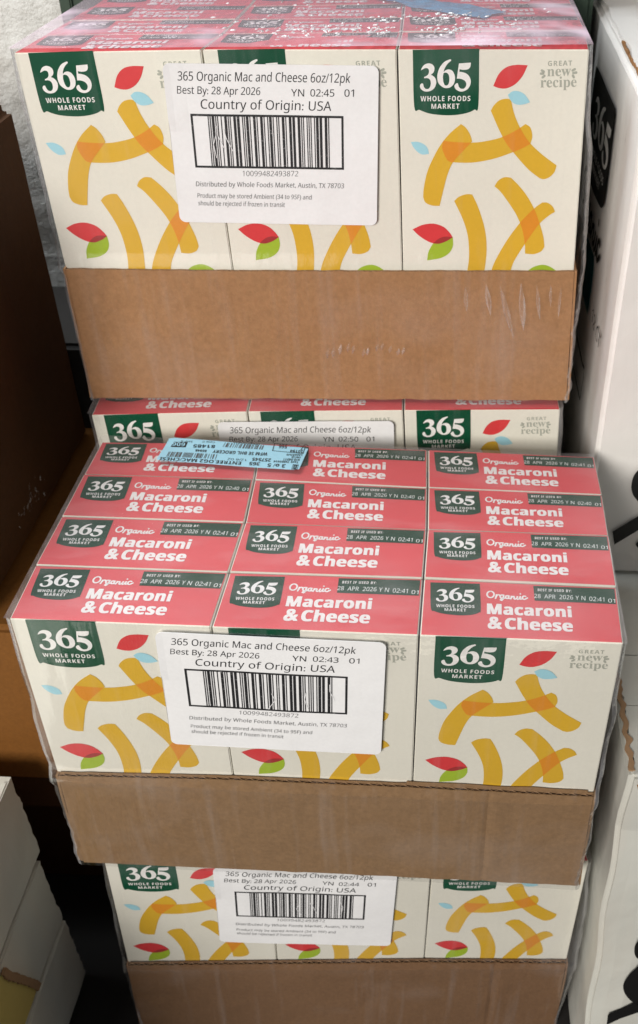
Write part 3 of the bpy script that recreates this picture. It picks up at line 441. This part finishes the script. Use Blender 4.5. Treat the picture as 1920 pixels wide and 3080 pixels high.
    def xl(z):
        if z > m0[2]: t = (z-m0[2])/(zt-m0[2]); return m0[0]+(x0t[0]-m0[0])*t, m1[0]+(x1t[0]-m1[0])*t
        t = z/m0[2]; return TB[0][0]+(TL[0][0]-TB[0][0])*t, TB[3][0]+(TL[3][0]-TB[3][0])*t
    def sm(a, b_, x): t = max(0, min(1, (x-a)/(b_-a))); return t*t*(3-2*t)
    def fyz(z): return -.0165 - .042*(1-sm(m0[2]+.01, m0[2]+.13, z))
    def ring(s, z):
        a, c = xl(z); bl_, br_ = fx['bulge']; q = (zt - z)/zt
        ol = .014 + bl_*math.sin(math.pi*min(1, q*1.02))**1.2 + .010*nz(z*5, seed, 0)*min(1, q*4) + .014*nz(z*14, seed, 9)*sm(.3, 1, q)
        orr = .014 + br_*math.sin(math.pi*min(1, q*1.02))**1.2 + .012*nz(z*5, seed, 3)*min(1, q*4) + .016*nz(z*13, seed, 7)*sm(.3, 1, q)
        a -= ol; c += orr; yf = fyz(z); yb = 4*ROW + .004; r = .03
        pts = [(a, yb), (a, yb*.66), (a, yb*.33), (a, yf+r*2), (a, yf+r), (a+r*.3, yf+r*.3), (a+r, yf)]
        pts += [(a+r+(c-a-2*r)*k/26, yf) for k in range(1, 26)]
        pts += [(c-r, yf), (c-r*.3, yf+r*.3), (c, yf+r), (c, yf+r*2), (c, yb*.33), (c, yb*.66), (c, yb)]
        return pts[s]
    NS = 7 + 25 + 7; NZ = 56
    def film(i, jz):
        x_, _ = ring(i, 0); zb = TB[0][2] + (TB[3][2]-TB[0][2])*max(0, min(1, (x_+1.5)/3)) - .004; z = zt + (zb-zt)*jz/NZ
        x, y = ring(i, z); 
        inner = 7 <= i < NS-7
        y += (.0022*nz(x*3, z*2, seed) if inner else 0) 
        if not inner: x += .012*nz(y*2.2, z*3, seed+2) * min(1, jz/6)
        zz = z + (.012*nz(x*9, y*3, seed+5) if jz == NZ else 0)
        return (x, y, zz)
    b = MB(); b.v = [film(i, jz) for jz in range(NZ+1) for i in range(NS)]
    for jz in range(NZ):
        for i in range(NS-1):
            a = jz*NS + i; b.f.append((a, a+1, a+NS+1, a+NS)); b.m.append(0 if 6 <= i < NS-7 else 1)
    base = len(b.v); a0, a1 = film(3, 0)[0], film(NS-4, 0)[0]; ztf = film(10, 0)[2]; nx, ny = 60, 40
    amp = fx.get('wrinkle', .004)
    for jy in range(ny+1):
        for ix in range(nx+1):
            u, v = ix/nx, jy/ny; x = a0 + (a1-a0)*u; y = film(10, 0)[1] + (4*ROW + .004 - film(10, 0)[1])*v
            e_ = min(1, 8*min(u, 1-u, v, 1-v)); lift = (fx.get('lift', .006) + amp*(nz(x*3, y*5, seed) + .5*nz(x*11, y*16, seed)))*e_
            b.v.append((x, y, ztf + .004 + max(lift, -.002)))
    for jy in range(ny):
        for ix in range(nx):
            a = base + jy*(nx+1) + ix; b.f.append((a, a+1, a+nx+2, a+nx+1)); b.m.append(2)
    fo = b.build('shrink_film', [M['film'], M['film_side'], M[fx.get('topmat', 'film_top')]], root, smooth=True)
    if fx.get('crinkle_glints'):
        b = MB(); rr = random.Random(5)
        for (cx, cy, sx, sy, n_) in fx['crinkle_glints']:
            for k in range(n_):
                x, y, a_ = cx+rr.gauss(0, sx), cy+rr.gauss(0, sy), rr.gauss(.9, .5); ln, wd = rr.uniform(.006, .022), rr.uniform(.002, .0055)
                if y < .03: continue
                c_, s_ = math.cos(a_), math.sin(a_); z0 = ztf + .040; n0 = len(b.v)
                for t in (-1, -.4, .4, 1):
                    w2 = wd*(1-abs(t)**2*.9); bend = .35*ln*t*t
                    for q, h in ((-1, 0), (0, .010), (1, 0)): b.v.append((x+c_*ln*t-s_*(w2*q+bend), y+s_*ln*t+c_*(w2*q+bend), z0+h*(1-abs(t))))
                for i in range(3):
                    for q in (0, 1): a2 = n0+i*3+q; b.f.append((a2, a2+1, a2+4, a2+3)); b.m.append(0)
        cr_ = b.build('film_crinkle_glints', M['crinkle_glint'], fo); cr_['kind'] = 'stuff'  # small film folds coloured whitish to paint in the glints
    # small folds standing proud of the film
    for (x, z, ln, wd, lean) in fx.get('folds', []):
        b = MB()
        yb_ = fyz(z) - .001
        k = 7; n0 = len(b.v)
        for i in range(k):
            t = i/(k-1); ww = wd*math.sin(math.pi*min(.98, max(.02, t))); zz = z - t*ln; xx = x + lean*t + .004*nz(t*3, x*9, 0)
            yy = min(fyz(zz), yb_) - .001
            b.v += [(xx-ww, yy, zz), (xx, yy-ww*.8, zz), (xx+ww, yy, zz)]
        for i in range(k-1):
            for q in (0, 1): a = n0+i*3+q; b.f.append((a, a+1, a+4, a+3)); b.m.append(0)
        b.build('film_fold', M['film_fold'], fo, smooth=True)
    # shipping label
    tl, tr, bl = [Vector(p) for p in fx['label']]; lw, lh = 1.125, .845
    ux = (tr-tl)/lw; vy = (bl-tl)/lh
    def lab(u, v, lay):
        p = tl + ux*u + vy*v
        y = -.0225 + .0050*nz(u*2.2, v*2.2, seed+1) + .0022*nz(u*7, v*1.5, seed+8) - .010*(max(0, .12-u)/.12)**2*(1 if v < .3 else 0)
        return (p.x, y - .0015*lay, p.y)
    b = MB(); r = .035; pts = []
    for cx, cy, a0_ in ((lw-r, r, -90), (lw-r, lh-r, 0), (r, lh-r, 90), (r, r, 180)):
        for k in range(7): an = R(a0_ + k*15); pts.append((cx+r*math.cos(an), cy+r*math.sin(an)))
    b.grid(lambda u, v: lab(r + u*(lw-2*r), r + v*(lh-2*r), 0), 14, 10)
    for (u0, u1, v0, v1) in ((r, lw-r, 0, r), (r, lw-r, lh-r, lh), (0, r, r, lh-r), (lw-r, lw, r, lh-r)):
        b.grid(lambda u, v: lab(u0+u*(u1-u0), v0+v*(v1-v0), 0), 14 if u1-u0 > .1 else 1, 10 if v1-v0 > .1 else 1)
    for q, (cx, cy) in enumerate(((lw-r, r), (lw-r, lh-r), (r, lh-r), (r, r))):
        seg = pts[q*7:q*7+7]
        for k in range(6): b.poly([lab(cx, cy, 0), lab(*seg[k], 0), lab(*seg[k+1], 0)], [(0, 1, 2)])
    b2 = MB(); ring_ = [lab(*p, 0) for p in pts]
    for k in range(len(ring_)):
        p, q = ring_[k-1], ring_[k]; b.quad(p, q, (q[0], q[1]+.003, q[2]), (p[0], p[1]+.003, p[2]))
    sl = b.build('shipping_label', M['label_white'], root)
    for t in ART['ltext']:
        b = MB(); put_text(b, t, lab, 1, 0, {'TIME': time}); b.build('label_lettering', M['soft_ink'] if t[0] == 'T' or t[1][:4] in ('Dist', 'Prod', 'shou') else M['black_ink'], sl)
    b = MB(); f0, f1, f2, f3 = ART['lframe']; bw = .0115
    fx0, fx1, fz0, fz1 = f0[0], f2[0], f0[1], f2[1]
    def rect(x0, x1, y0, y1, lay=1, n=1):
        for i in range(n):
            xa, xb = x0+(x1-x0)*i/n, x0+(x1-x0)*(i+1)/n
            for q in range(2): ya, yb_ = y0+(y1-y0)*q/2, y0+(y1-y0)*(q+1)/2; b.quad(lab(xa, ya, lay), lab(xb, ya, lay), lab(xb, yb_, lay), lab(xa, yb_, lay))
    rect(fx0, fx1, fz0, fz0+bw, 1, 8); rect(fx0, fx1, fz1-bw, fz1, 1, 8); rect(fx0, fx0+bw, fz0+bw, fz1-bw); rect(fx1-bw, fx1, fz0+bw, fz1-bw)
    # interleaved two of five bars
    code = {'0': 'nnwwn', '1': 'wnnnw', '2': 'nwnnw', '3': 'wwnnn', '4': 'nnwnw', '5': 'wnwnn', '6': 'nwwnn', '7': 'nnnww', '8': 'wnnwn', '9': 'nwnwn'}
    seq = 'nnnn'; dg_ = '10099482493872'
    for k in range(0, 14, 2): seq += ''.join(a + c_ for a, c_ in zip(code[dg_[k]], code[dg_[k+1]]))
    seq += 'wnn'; tot = sum(2.6 if c_ == 'w' else 1 for c_ in seq)
    bx0, bx1 = ART['lbars'][0][0]+.01, ART['lbars'][1][0]; x = bx0
    for k, c_ in enumerate(seq):
        w_ = (2.6 if c_ == 'w' else 1)/tot*(bx1-bx0)
        if k % 2 == 0: rect(x, x+w_, fz0+bw, fz1-bw, 1.2)
        x += w_
    for k in range(3):
        x_, y_ = rnd.uniform(bx0, bx1), rnd.uniform(fz0+.05, fz1-.12); put_stroke(b, [(x_, y_), (x_+rnd.uniform(-.02, .03), y_+.05), (x_+rnd.uniform(-.05, .05), y_+.12)], .0035, lab, 2, 1)
    b.build('barcode', [M['black_ink'], M['label_white']], sl)
    return root

ALL = {(u, w) for u in range(3) for w in range(4)}; FR = {(u, 0) for u in range(3)}
T41, T40 = '02:41', '02:40'
c1 = make_case('1', 'highest macaroni case, film glittering on its lids, label time 02:45', M['kraft'], '02:45', ALL, {(0,2): .004, (2,1): .005}, [T41]*4,
    dict(bulge=(.016, .045), inner=-.002, crinkle_glints=[(-.05, .17, .16, .07, 50), (.36, .16, .11, .06, 42), (.36, .40, .16, .09, 24), (.74, .52, .11, .06, 42), (.76, .15, .07, .05, 36), (-.30, .50, .30, .20, 16), (.10, .75, .30, .20, 22), (1.0, .35, .25, .2, 12)], topmat='film_top_wrinkled', wrinkle=.005, lift=.030, label=((-.704, 1.996), (.405, 1.975), (-.748, 1.159)),
         folds=[(.42+i*.043+.01*math.sin(i*9), .41+.02*math.sin(i*5), .05+.03*math.sin(i*3)**2, .010, -.012) for i in range(-9, 3, 1)] + [(.86, .79, .16, .013, .01), (.98, .81, .20, .016, .03), (1.06, .80, .34, .018, .09), (1.18, .81, .30, .020, .03), (1.27, .80, .22, .012, .03), (1.35, .80, .14, .008, .01), (1.41, .79, .2, .008, .0)]), 11)
c2 = make_case('2', 'macaroni case mostly hidden beneath the glittering case, label time 02:50', M['kraft'], '02:50', FR, {}, [T41]*4,
    dict(bulge=(.015, .02), label=((-.678, 1.994), (.421, 1.983), (-.690, 1.149))), 23)
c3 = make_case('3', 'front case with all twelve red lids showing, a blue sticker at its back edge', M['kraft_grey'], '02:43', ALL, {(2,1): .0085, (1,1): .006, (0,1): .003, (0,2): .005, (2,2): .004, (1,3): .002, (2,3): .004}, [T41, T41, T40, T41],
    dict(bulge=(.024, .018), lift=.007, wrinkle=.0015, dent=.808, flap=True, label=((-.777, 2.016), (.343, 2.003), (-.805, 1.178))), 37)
c4 = make_case('4', 'bottom case of macaroni boxes under the front case, label time 02:44', M['kraft_shaded'], '02:44', set(), {}, [T41]*4,
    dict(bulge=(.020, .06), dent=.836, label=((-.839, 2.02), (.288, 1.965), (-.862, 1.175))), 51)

# blue order sticker on the front case's lids
L3 = [Vector(p) for p in ((-1.077, 1.575), (-.226, 1.528), (-1.105, 1.345))]
def sticker_fn(u, v, lay):
    p = L3[0] + (L3[1]-L3[0])*(u/.86) + (L3[2]-L3[0])*(v/.26)
    return (p.x, p.y, C_H + .0235 + .0015*math.sin(u*9) + .0016*lay + .008*max(0, .10-v)/.10*(1-u))
b = MB(); b.slab(lambda u, v: sticker_fn(.03*(1 if abs(v-.5) > .49 else 0) + u*(.86-.06*(1 if abs(v-.5) > .49 else 0)), v*.26, 0), (0, 0, -.003), 24, 24)
st = b.build('order_sticker', M['label_blue'], c3)
b = MB()
for t in ART['btext']: put_text(b, t, sticker_fn, 2 if t[0] == 'W' else 1, 1 if t[0] == 'W' else 0)
put_fill(b, fill([tuple(p) for p in ART['bbox']['blk606']]), sticker_fn, 1, 0)
def outline_quad(q, w):
    c = Vector((sum(p[0] for p in q)/4, sum(p[1] for p in q)/4)); k = 1 - w
    inn = [(c.x+(p[0]-c.x)*(1-w), c.y+(p[1]-c.y)*(1-w*2.2)) for p in q]
    for i in range(4):
        j = (i+1) % 4; b.quad(sticker_fn(*q[i], 1), sticker_fn(*q[j], 1), sticker_fn(*inn[j], 1), sticker_fn(*inn[i], 1))
outline_quad(ART['bbox']['fr'], .05); outline_quad(ART['bbox']['frB'], .14)
b.build('sticker_lettering', [M['black_ink'], M['label_blue']], st)
b = MB()
for key, n in (('bars1', 46), ('bars2', 50)):
    q = [Vector(p) for p in ART['bbox'][key]]; t = 0; rr = random.Random(3 if n == 46 else 4); ts = [0]
    while ts[-1] < 1: ts.append(ts[-1] + rr.choice((1, 1, 1, 2, 3))/ (n*1.6))
    for i in range(0, len(ts)-1, 2):
        a, c_ = ts[i], min(1, ts[i+1]); T0, T1 = q[0].lerp(q[1], a), q[0].lerp(q[1], c_); B0, B1 = q[3].lerp(q[2], a), q[3].lerp(q[2], c_)
        b.quad(sticker_fn(*T0, 1), sticker_fn(*T1, 1), sticker_fn(*B1, 1), sticker_fn(*B0, 1))
b.build('barcode', M['soft_ink'], st)

# crumpled blue sticker on the glittering case
pts = [(.25, 1.36), (.45, 1.33), (.604, 1.30), (.80, 1.12), (1.085, .875), (1.0, .80), (.948, .68), (.80, .82), (.583, 1.011), (.42, 1.18)]
b = MB(); f = fill(pts); cx = sum(p[0] for p in pts)/len(pts); cy = sum(p[1] for p in pts)/len(pts)
ringp = smooth_outline([(x, y, 1) for x, y in pts], 4)
rows_ = 7
for k in range(rows_+1):
    for (x, y) in ringp:
        t = k/rows_; X = cx+(x-cx)*t; Y = cy+(y-cy)*t; b.v.append((X, Y, C_H+.014+.012*nz(X*9, Y*9, 2)+.008*nz(X*24, Y*24, 5)))
n = len(ringp)
for k in range(rows_):
    for i in range(n):
        j = (i+1) % n; b.f.append((k*n+i, k*n+j, (k+1)*n+j, (k+1)*n+i)); b.m.append(0)
o = b.build('order_sticker', M['label_blue_deep'], c1, smooth=True); o['label'] = 'crumpled blue sticker'

# ------------------------------------------------------------------ neighbouring boxes
def wavy_box(mb, x0, x1, y0, y1, z0, z1, n=14, amp=.01, sd=0, mi=0):
    """box with slightly uneven faces"""
    def P(a, b_, c_):
        x, y, z = x0+(x1-x0)*a, y0+(y1-y0)*b_, z0+(z1-z0)*c_
        e = lambda t: math.sin(math.pi*t)**.6 if 0 < t < 1 else 0
        dx = amp*nz(y*1.3, z*1.3, sd)*e(b_)*e(c_) + .25*amp*nz(y*4+9, z*4, sd); dy = amp*nz(x*1.3, z*1.3, sd+4)*e(a)*e(c_) + .25*amp*nz(x*4, z*4+9, sd)
        return (x+dx, y+dy, z)
    mb.grid(lambda u, v: P(0, 1-u, v), n, n, mi); mb.grid(lambda u, v: P(1, u, v), n, n, mi)
    mb.grid(lambda u, v: P(u, 0, v), n, n, mi); mb.grid(lambda u, v: P(1-u, 1, v), n, n, mi)
    mb.grid(lambda u, v: P(u, v, 1), n, n, mi); mb.grid(lambda u, v: P(u, 1-v, 0), n, n, mi)
XR, YR = 1.55, 1.70
r1 = empty('white_carton', 'tall white carton at right with a black shield logo on its side', 'cardboard box', Matrix.Translation(Vector((XR, YR, -1.045))*S), 'white cartons stacked at the right')
def rel(mb, ox, oy, oz): mb.v = [(x-ox, y-oy, z-oz) for x, y, z in mb.v]; return mb
o1 = (XR, YR, -1.045)
b = MB(); wavy_box(b, XR, 4.2, YR, 4.34, -1.045, 2.0, 16, .014, 3); rel(b, *o1).build('box_body', M['white_box'], r1, bev=.03, seg=3)
b = MB(); b.slab(lambda u, v: (XR+.045+.02*nz(v*6, 0, 4)+u*1.4, YR+.52+v*2.1, 2.003+.004*nz(u*4, v*9, 1)), (0, 0, .022), 4, 60)
rel(b, *o1).build('top_flap', M['white_box'], r1)
b = MB(); b.slab(lambda u, v: (XR+.035+.03*nz(v*9, 0, 8)+u*1.5, YR+.03+v*.46, 2.003), (0, 0, .026), 4, 20)
rel(b, *o1).build('top_flap', M['white_box'], r1)
b = MB(); 
for k in range(16):
    y = YR+.42+k*.05; x = XR+.03+.012*nz(y*5, 0, 0); s_ = rnd.uniform(.008, .022)
    b.slab(lambda u, v: (x+u*s_+.006*nz(v*9, k, 1), y+v*.055, 2.004+.012*nz(u*3+k, v*3, 2)), (0, 0, .014), 2, 3)
rel(b, *o1).build('torn_edge', M['torn'], r1)
b = MB(); b.slab(lambda u, v: (XR+.10+u*1.2, YR+.43+v*.34, 2.032+.006*nz(u*22, v*9, 3)), (0, 0, .002), 60, 16); rel(b, *o1).build('packing_tape', M['tape'], r1, smooth=True)
def side_fn(off=0): return lambda y, z, lay: (XR - .012 - .0015*lay - off, y, z)
b = MB(); fn = side_fn()
lg = [tuple(p) for p in ART['rlogo']]; lg = lg[:-1] + [(3.2, 1.075), (3.5, 1.15), (3.6, 1.3), (3.62, 1.60)]
put_fill(b, fill(smooth_outline([p + ((1,) if i in (0, len(lg)-1) else ()) for i, p in enumerate(lg)], 3)), fn, 1, 0)
def dmap(p): 
    return (3.42-(p[0]-100)/1302*.82, 1.34+(868-p[1])/808*.30)
# the same three numerals, scaled on to the side of the box
def from_uv(pl_):
    xs = [p[0] for p in FA['three']] + [p[0] for p in FA['five']]; x0, x1 = min(xs), max(xs)
    ys = [p[1] for p in FA['six']] + [p[1] for p in FA['five']]; y0, y1 = min(ys), max(ys)
    return [(3.42-(x-x0)/(x1-x0)*.84, 1.64-(y-y0)/(y1-y0)*.30) for x, y in pl_]
for k in ('three', 'five'): put_fill(b, fill(from_uv(FA[k])), fn, 2, 1)
put_fill(b, fill(from_uv(FA['six']), [from_uv(FA['sixhole'])[::-1]]), fn, 2, 1)
put_text(b, ['B', 'WHOLE FOODS', (3.36, 1.25), (2.66, 1.25), (3.36, 1.30)], fn, 2, 1); put_text(b, ['B', 'MARKET', (3.2, 1.17), (2.8, 1.17), (3.2, 1.22)], fn, 2, 1)
rel(b, *o1).build('shield_emblem', [M['black'], M['ink_white']], r1)
b = MB()
for i, s_ in enumerate(ART['organic']):
    u0 = [p for p in s_]; put_stroke(b, [(3.66-(p[0]-.313)/.231*1.28, 1.00+(p[1]-.78)*2.0) for p in u0], .036, fn, 1+.1*i)
rel(b, *o1).build('side_lettering', M['black'], r1); b = MB(); put_text(b, ['R', 'CT', (2.20, .47), (2.00, .48), (2.20, .56)], fn, 1); put_text(b, ['R', '12', (2.44, .46), (2.28, .465), (2.44, .55)], fn, 1)
rel(b, *o1).build('side_lettering', M['black'], r1)
b = MB(); put_fill(b, fill([(3.6, .40), (3.6, .72)] + [tuple(p) for p in ART['teal'][1:]]), fn, 1); rel(b, *o1).build('teal_panel', M['teal'], r1)
b = MB(); q = [(3.0, .05), (2.594, .06), (2.482, .085), (2.465, .03), (2.499, -.17), (3.0, -.20)]; put_stroke(b, q, .022, fn, 1); rel(b, *o1).build('printed_outline', M['black'], r1)
b = MB()
for i, pl_ in enumerate(ART['r1front']): put_fill(b, fill(smooth_outline([tuple(p) + (1,) if i == 1 else tuple(p) for p in pl_], 4)), lambda x, z, lay: (x, YR-.014-.001*lay, z), 1)
rel(b, *o1).build('front_print', M['black'], r1)

XQ, YQ, ZQ = 1.68, .05, -1.05
r2 = empty('white_carton', 'lower white carton at right with torn brown top edge and black marks on its front', 'cardboard box', Matrix.Translation(Vector((XQ, YQ, -4.09))*S), 'white cartons stacked at the right')
o2 = (XQ, YQ, -4.09)
def lower_box(mb):
    def P(a, b_, c_):
        x, y, z = XQ+2.6*a, YQ+3.6*b_, -4.09+(ZQ-.012+4.09)*c_
        low = max(0, (-1.6-z)/2.5); y -= .30*low**.8*(1-b_); x += .03*nz(y*2, z*1.5, 5)*(1-a); y += .03*nz(x*3, z*1.4, 8)*(1-b_)
        return (x, y, z)
    n = 24
    mb.grid(lambda u, v: P(0, 1-u, v), n, n); mb.grid(lambda u, v: P(1, u, v), n, n); mb.grid(lambda u, v: P(u, 0, v), n, n)
    mb.grid(lambda u, v: P(1-u, 1, v), n, n); mb.grid(lambda u, v: P(u, v, 1), n, n); mb.grid(lambda u, v: P(u, 1-v, 0), n, n)
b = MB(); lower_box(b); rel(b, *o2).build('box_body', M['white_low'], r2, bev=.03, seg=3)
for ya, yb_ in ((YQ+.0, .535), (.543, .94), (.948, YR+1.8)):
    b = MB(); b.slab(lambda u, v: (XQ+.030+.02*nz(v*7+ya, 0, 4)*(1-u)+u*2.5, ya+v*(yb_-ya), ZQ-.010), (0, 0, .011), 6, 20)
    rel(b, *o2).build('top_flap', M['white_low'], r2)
b = MB(); 
def te(u, v):
    y = YQ+.02+v*.95; return (XQ+.006+.014*nz(y*16, 0, 6)+u*(.030+.014*nz(y*23, 1, 2)), y, ZQ-.006)
b.slab(te, (0, 0, .013), 2, 70); rel(b, *o2).build('torn_edge', M['flute'], r2)
b = MB(); hole = smooth_outline([(0, 0, 1), (.05, .018), (.085, -.03, 1), (.06, -.075), (.035, -.085, 1), (.015, -.045)], 3)
put_fill(b, fill([(XQ+.045+x, ZQ-.05+z) for x, z in hole]), lambda x, z, lay: (x, YQ-.034, z), 1)
rel(b, *o2).build('torn_hole', M['torn'], r2)
b = MB()
def r2y(x, z): return YQ - .30*(max(0, (-1.6-z)/2.5))**.8 - .03
sh_ = .0
for i, pl_ in enumerate(ART['r2front']):
    q = smooth_outline([tuple(p) + (1,) if i == 2 else tuple(p) for p in pl_], 5); put_fill(b, fill(q), lambda x, z, lay: (x, r2y(x, z)-.004, z), 1)
rel(b, *o2).build('front_print', M['black'], r2)
b = MB(); put_text(b, ['R', 'CT', (.75, -2.62), (.52, -2.60), (.75, -2.50)], lambda y, z, lay: (XQ-.022, y, z), 1); rel(b, *o2).build('side_lettering', M['black'], r2)

def kraft_box(label, x0, x1, y0, y1, z0, z1, mat, sd, extra=None, bev=.035):
    t = empty('brown_carton', label, 'cardboard box', Matrix.Translation(Vector((x1, y0, z0))*S), 'brown cartons stacked at the left and behind')
    b = MB(); wavy_box(b, x0, x1, y0, y1, z0, z1, 14, .015, sd); rel(b, x1, y0, z0).build('box_body', mat, t, bev=bev, seg=3)
    b = MB(); xm = (x0+x1)/2; b.slab(lambda u, v: (xm-.25+u*.5, y0+.02+v*(y1-y0-.04), z1+.002), (0, 0, .002), 8, 8); rel(b, x1, y0, z0).build('packing_tape', M['tape'], t)
    return t
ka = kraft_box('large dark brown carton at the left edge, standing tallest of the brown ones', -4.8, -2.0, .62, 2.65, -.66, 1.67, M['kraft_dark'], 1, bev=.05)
b = MB()
for k in range(34):
    y_, z_, a_ = 1.50+rnd.gauss(0, .10), -.42+rnd.gauss(0, .05), rnd.uniform(0, 3); w_, h_ = rnd.uniform(.004, .012), rnd.uniform(.010, .028)
    c_, s_ = math.cos(a_), math.sin(a_); b.poly([(-1.978+.004*rnd.random()+q*.003, y_+c_*p-s_*q*.6, z_+s_*p+c_*q) for p, q in ((-w_, -h_), (w_, -h_*.6), (w_*.6, h_), (-w_*.7, h_*.8))], [(0, 1, 2, 3)])
rel(b, -2.0, .62, -.66).build('tape_glints', M['film_fold'], ka)  # scattered pale flecks stand in for glints of light on tape
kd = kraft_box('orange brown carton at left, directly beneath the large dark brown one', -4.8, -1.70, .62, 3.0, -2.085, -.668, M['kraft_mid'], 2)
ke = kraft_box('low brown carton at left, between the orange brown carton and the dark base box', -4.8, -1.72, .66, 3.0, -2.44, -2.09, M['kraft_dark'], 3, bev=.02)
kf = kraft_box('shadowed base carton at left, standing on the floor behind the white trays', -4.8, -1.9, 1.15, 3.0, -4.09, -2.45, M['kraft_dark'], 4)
gap_shade = kraft_box('added black block standing in for shade in the gap between the tall brown carton and the wall', -4.8, -1.72, 2.72, 3.68, -4.09, .02, M['floor'], 6)  # added near-black box, put in to darken the wall gap like deep shade
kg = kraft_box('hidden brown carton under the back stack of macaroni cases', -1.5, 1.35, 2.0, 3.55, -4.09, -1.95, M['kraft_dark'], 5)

# white trays at the lower left
def white_tray(label, z0, z1, yf, sd, x1=-2.0):
    t = empty('white_tray', label, 'cardboard tray', Matrix.Translation(Vector((x1, yf, z0))*S), 'white trays stacked at the lower left')
    def P(a, b_, c_):
        x, y, z = -4.4+(x1+4.4)*a, -2.6+(yf+2.6)*b_, z0+(z1-z0)*c_
        if b_ > .99: y += .018*nz(z*9, a*3, sd)+.010*nz(z*30, a, sd)
        if a > .99: x += .012*nz(y*3, z*3, sd)
        return (x, y, z)
    b = MB(); n = 40
    b.grid(lambda u, v: P(0, 1-u, v), 4, n); b.grid(lambda u, v: P(1, u, v), n, n); b.grid(lambda u, v: P(u, 0, v), n, n); b.grid(lambda u, v: P(1-u, 1, v), n, n); b.grid(lambda u, v: P(u, v, 1), n, n); b.grid(lambda u, v: P(u, 1-v, 0), n, n)
    rel(b, x1, yf, z0).build('box_body', M['white_tray'], t, fix=True)
    b = MB(); b.slab(lambda u, v: (x1-.012+.006*nz(v*9, 0, sd), -2.55+v*(yf+2.5), z1-.01+u*.018), (-.020, 0, 0), 1, 40); rel(b, x1, yf, z0).build('rim', M['white_tray'], t)
    b = MB(); b.slab(lambda u, v: (-4.3+u*(x1+4.25), -2.5+v*(yf+2.44), z0-.045), (0, 0, .044), 3, 3); rel(b, x1, yf, z0).build('base_liner', M['torn'], t)
    return t
w1 = white_tray('topmost of the white trays at lower left', -2.49, -1.70, .36, 1)
w2 = white_tray('middle white tray at lower left, cut open over yellow packaging', -3.25, -2.545, .315, 2)
w3 = white_tray('bottom white tray at lower left, standing on the floor', -4.04, -3.31, .33, 3, -1.995)
b = MB(); cut = smooth_outline([(-.42, -2.57, 1), (-.40, -2.66), (-.33, -2.84), (-.25, -3.05), (-.20, -3.20, 1), (-1.6, -3.20, 1), (-1.6, -2.57, 1)], 5)
put_fill(b, fill(cut), lambda y, z, lay: (-1.984, y, z), 1); rel(b, -2.0, .315, -3.25).build('yellow_packet', M['yellow_pack'], w2)
b = MB(); 
ce = [(-.42, -2.57), (-.395, -2.68), (-.33, -2.84), (-.25, -3.05), (-.20, -3.20)]
def cutedge(u, v):
    t = u*4; i = min(3, int(t)); y = ce[i][0]+(ce[i+1][0]-ce[i][0])*(t-i); z = ce[i][1]+(ce[i+1][1]-ce[i][1])*(t-i)
    return (-1.968, y+(v-.5)*(.05+.03*nz(u*40, v*2, 1)), z)
b.slab(cutedge, (-.02, 0, 0), 70, 2); rel(b, -2.0, .315, -3.25).build('torn_edge', M['flute'], w2)

# dark green crate behind the back stack
gc = empty('green_crate', 'dark green crate standing behind the glittering case, against the plaster wall', 'crate', Matrix.Translation(Vector((-.2, 3.75, -4.09))*S))
b = MB(); b.box(-1.97+.2, 1.50+.2, 0, .5, 0, 7.0); b.build('crate_body', M['green_crate'], gc, bev=.04, seg=3)
for k in range(12):
    b = MB(); b.box(-1.80+k*.29, -1.72+k*.29, -.03, .002, .2, 6.8); b.build('rib', M['green_crate'], gc, bev=.01)
b = MB(); b.box(-1.84, 1.74, -.06, .56, 6.9, 7.05); b.build('rim', M['green_crate'], gc, bev=.02)

# ------------------------------------------------------------------ setting
b = MB(); 
def wp(u, v):
    x = -5.5+u*11; z = -4.09+v*10
    return (x, 4.42+.035*nz(x*1.6, z*1.6, 3)+.020*nz(x*5, z*5, 8)+.010*nz(x*14, z*14, 1), z)
b.grid(wp, 260, 240); w = b.build('wall', M['plaster'], smooth=True); w['kind'] = 'structure'
b = MB(); b.grid(lambda u, v: (-9+u*18, -9+v*14, -4.092), 8, 8); w = b.build('floor', M['floor']); w['kind'] = 'structure'
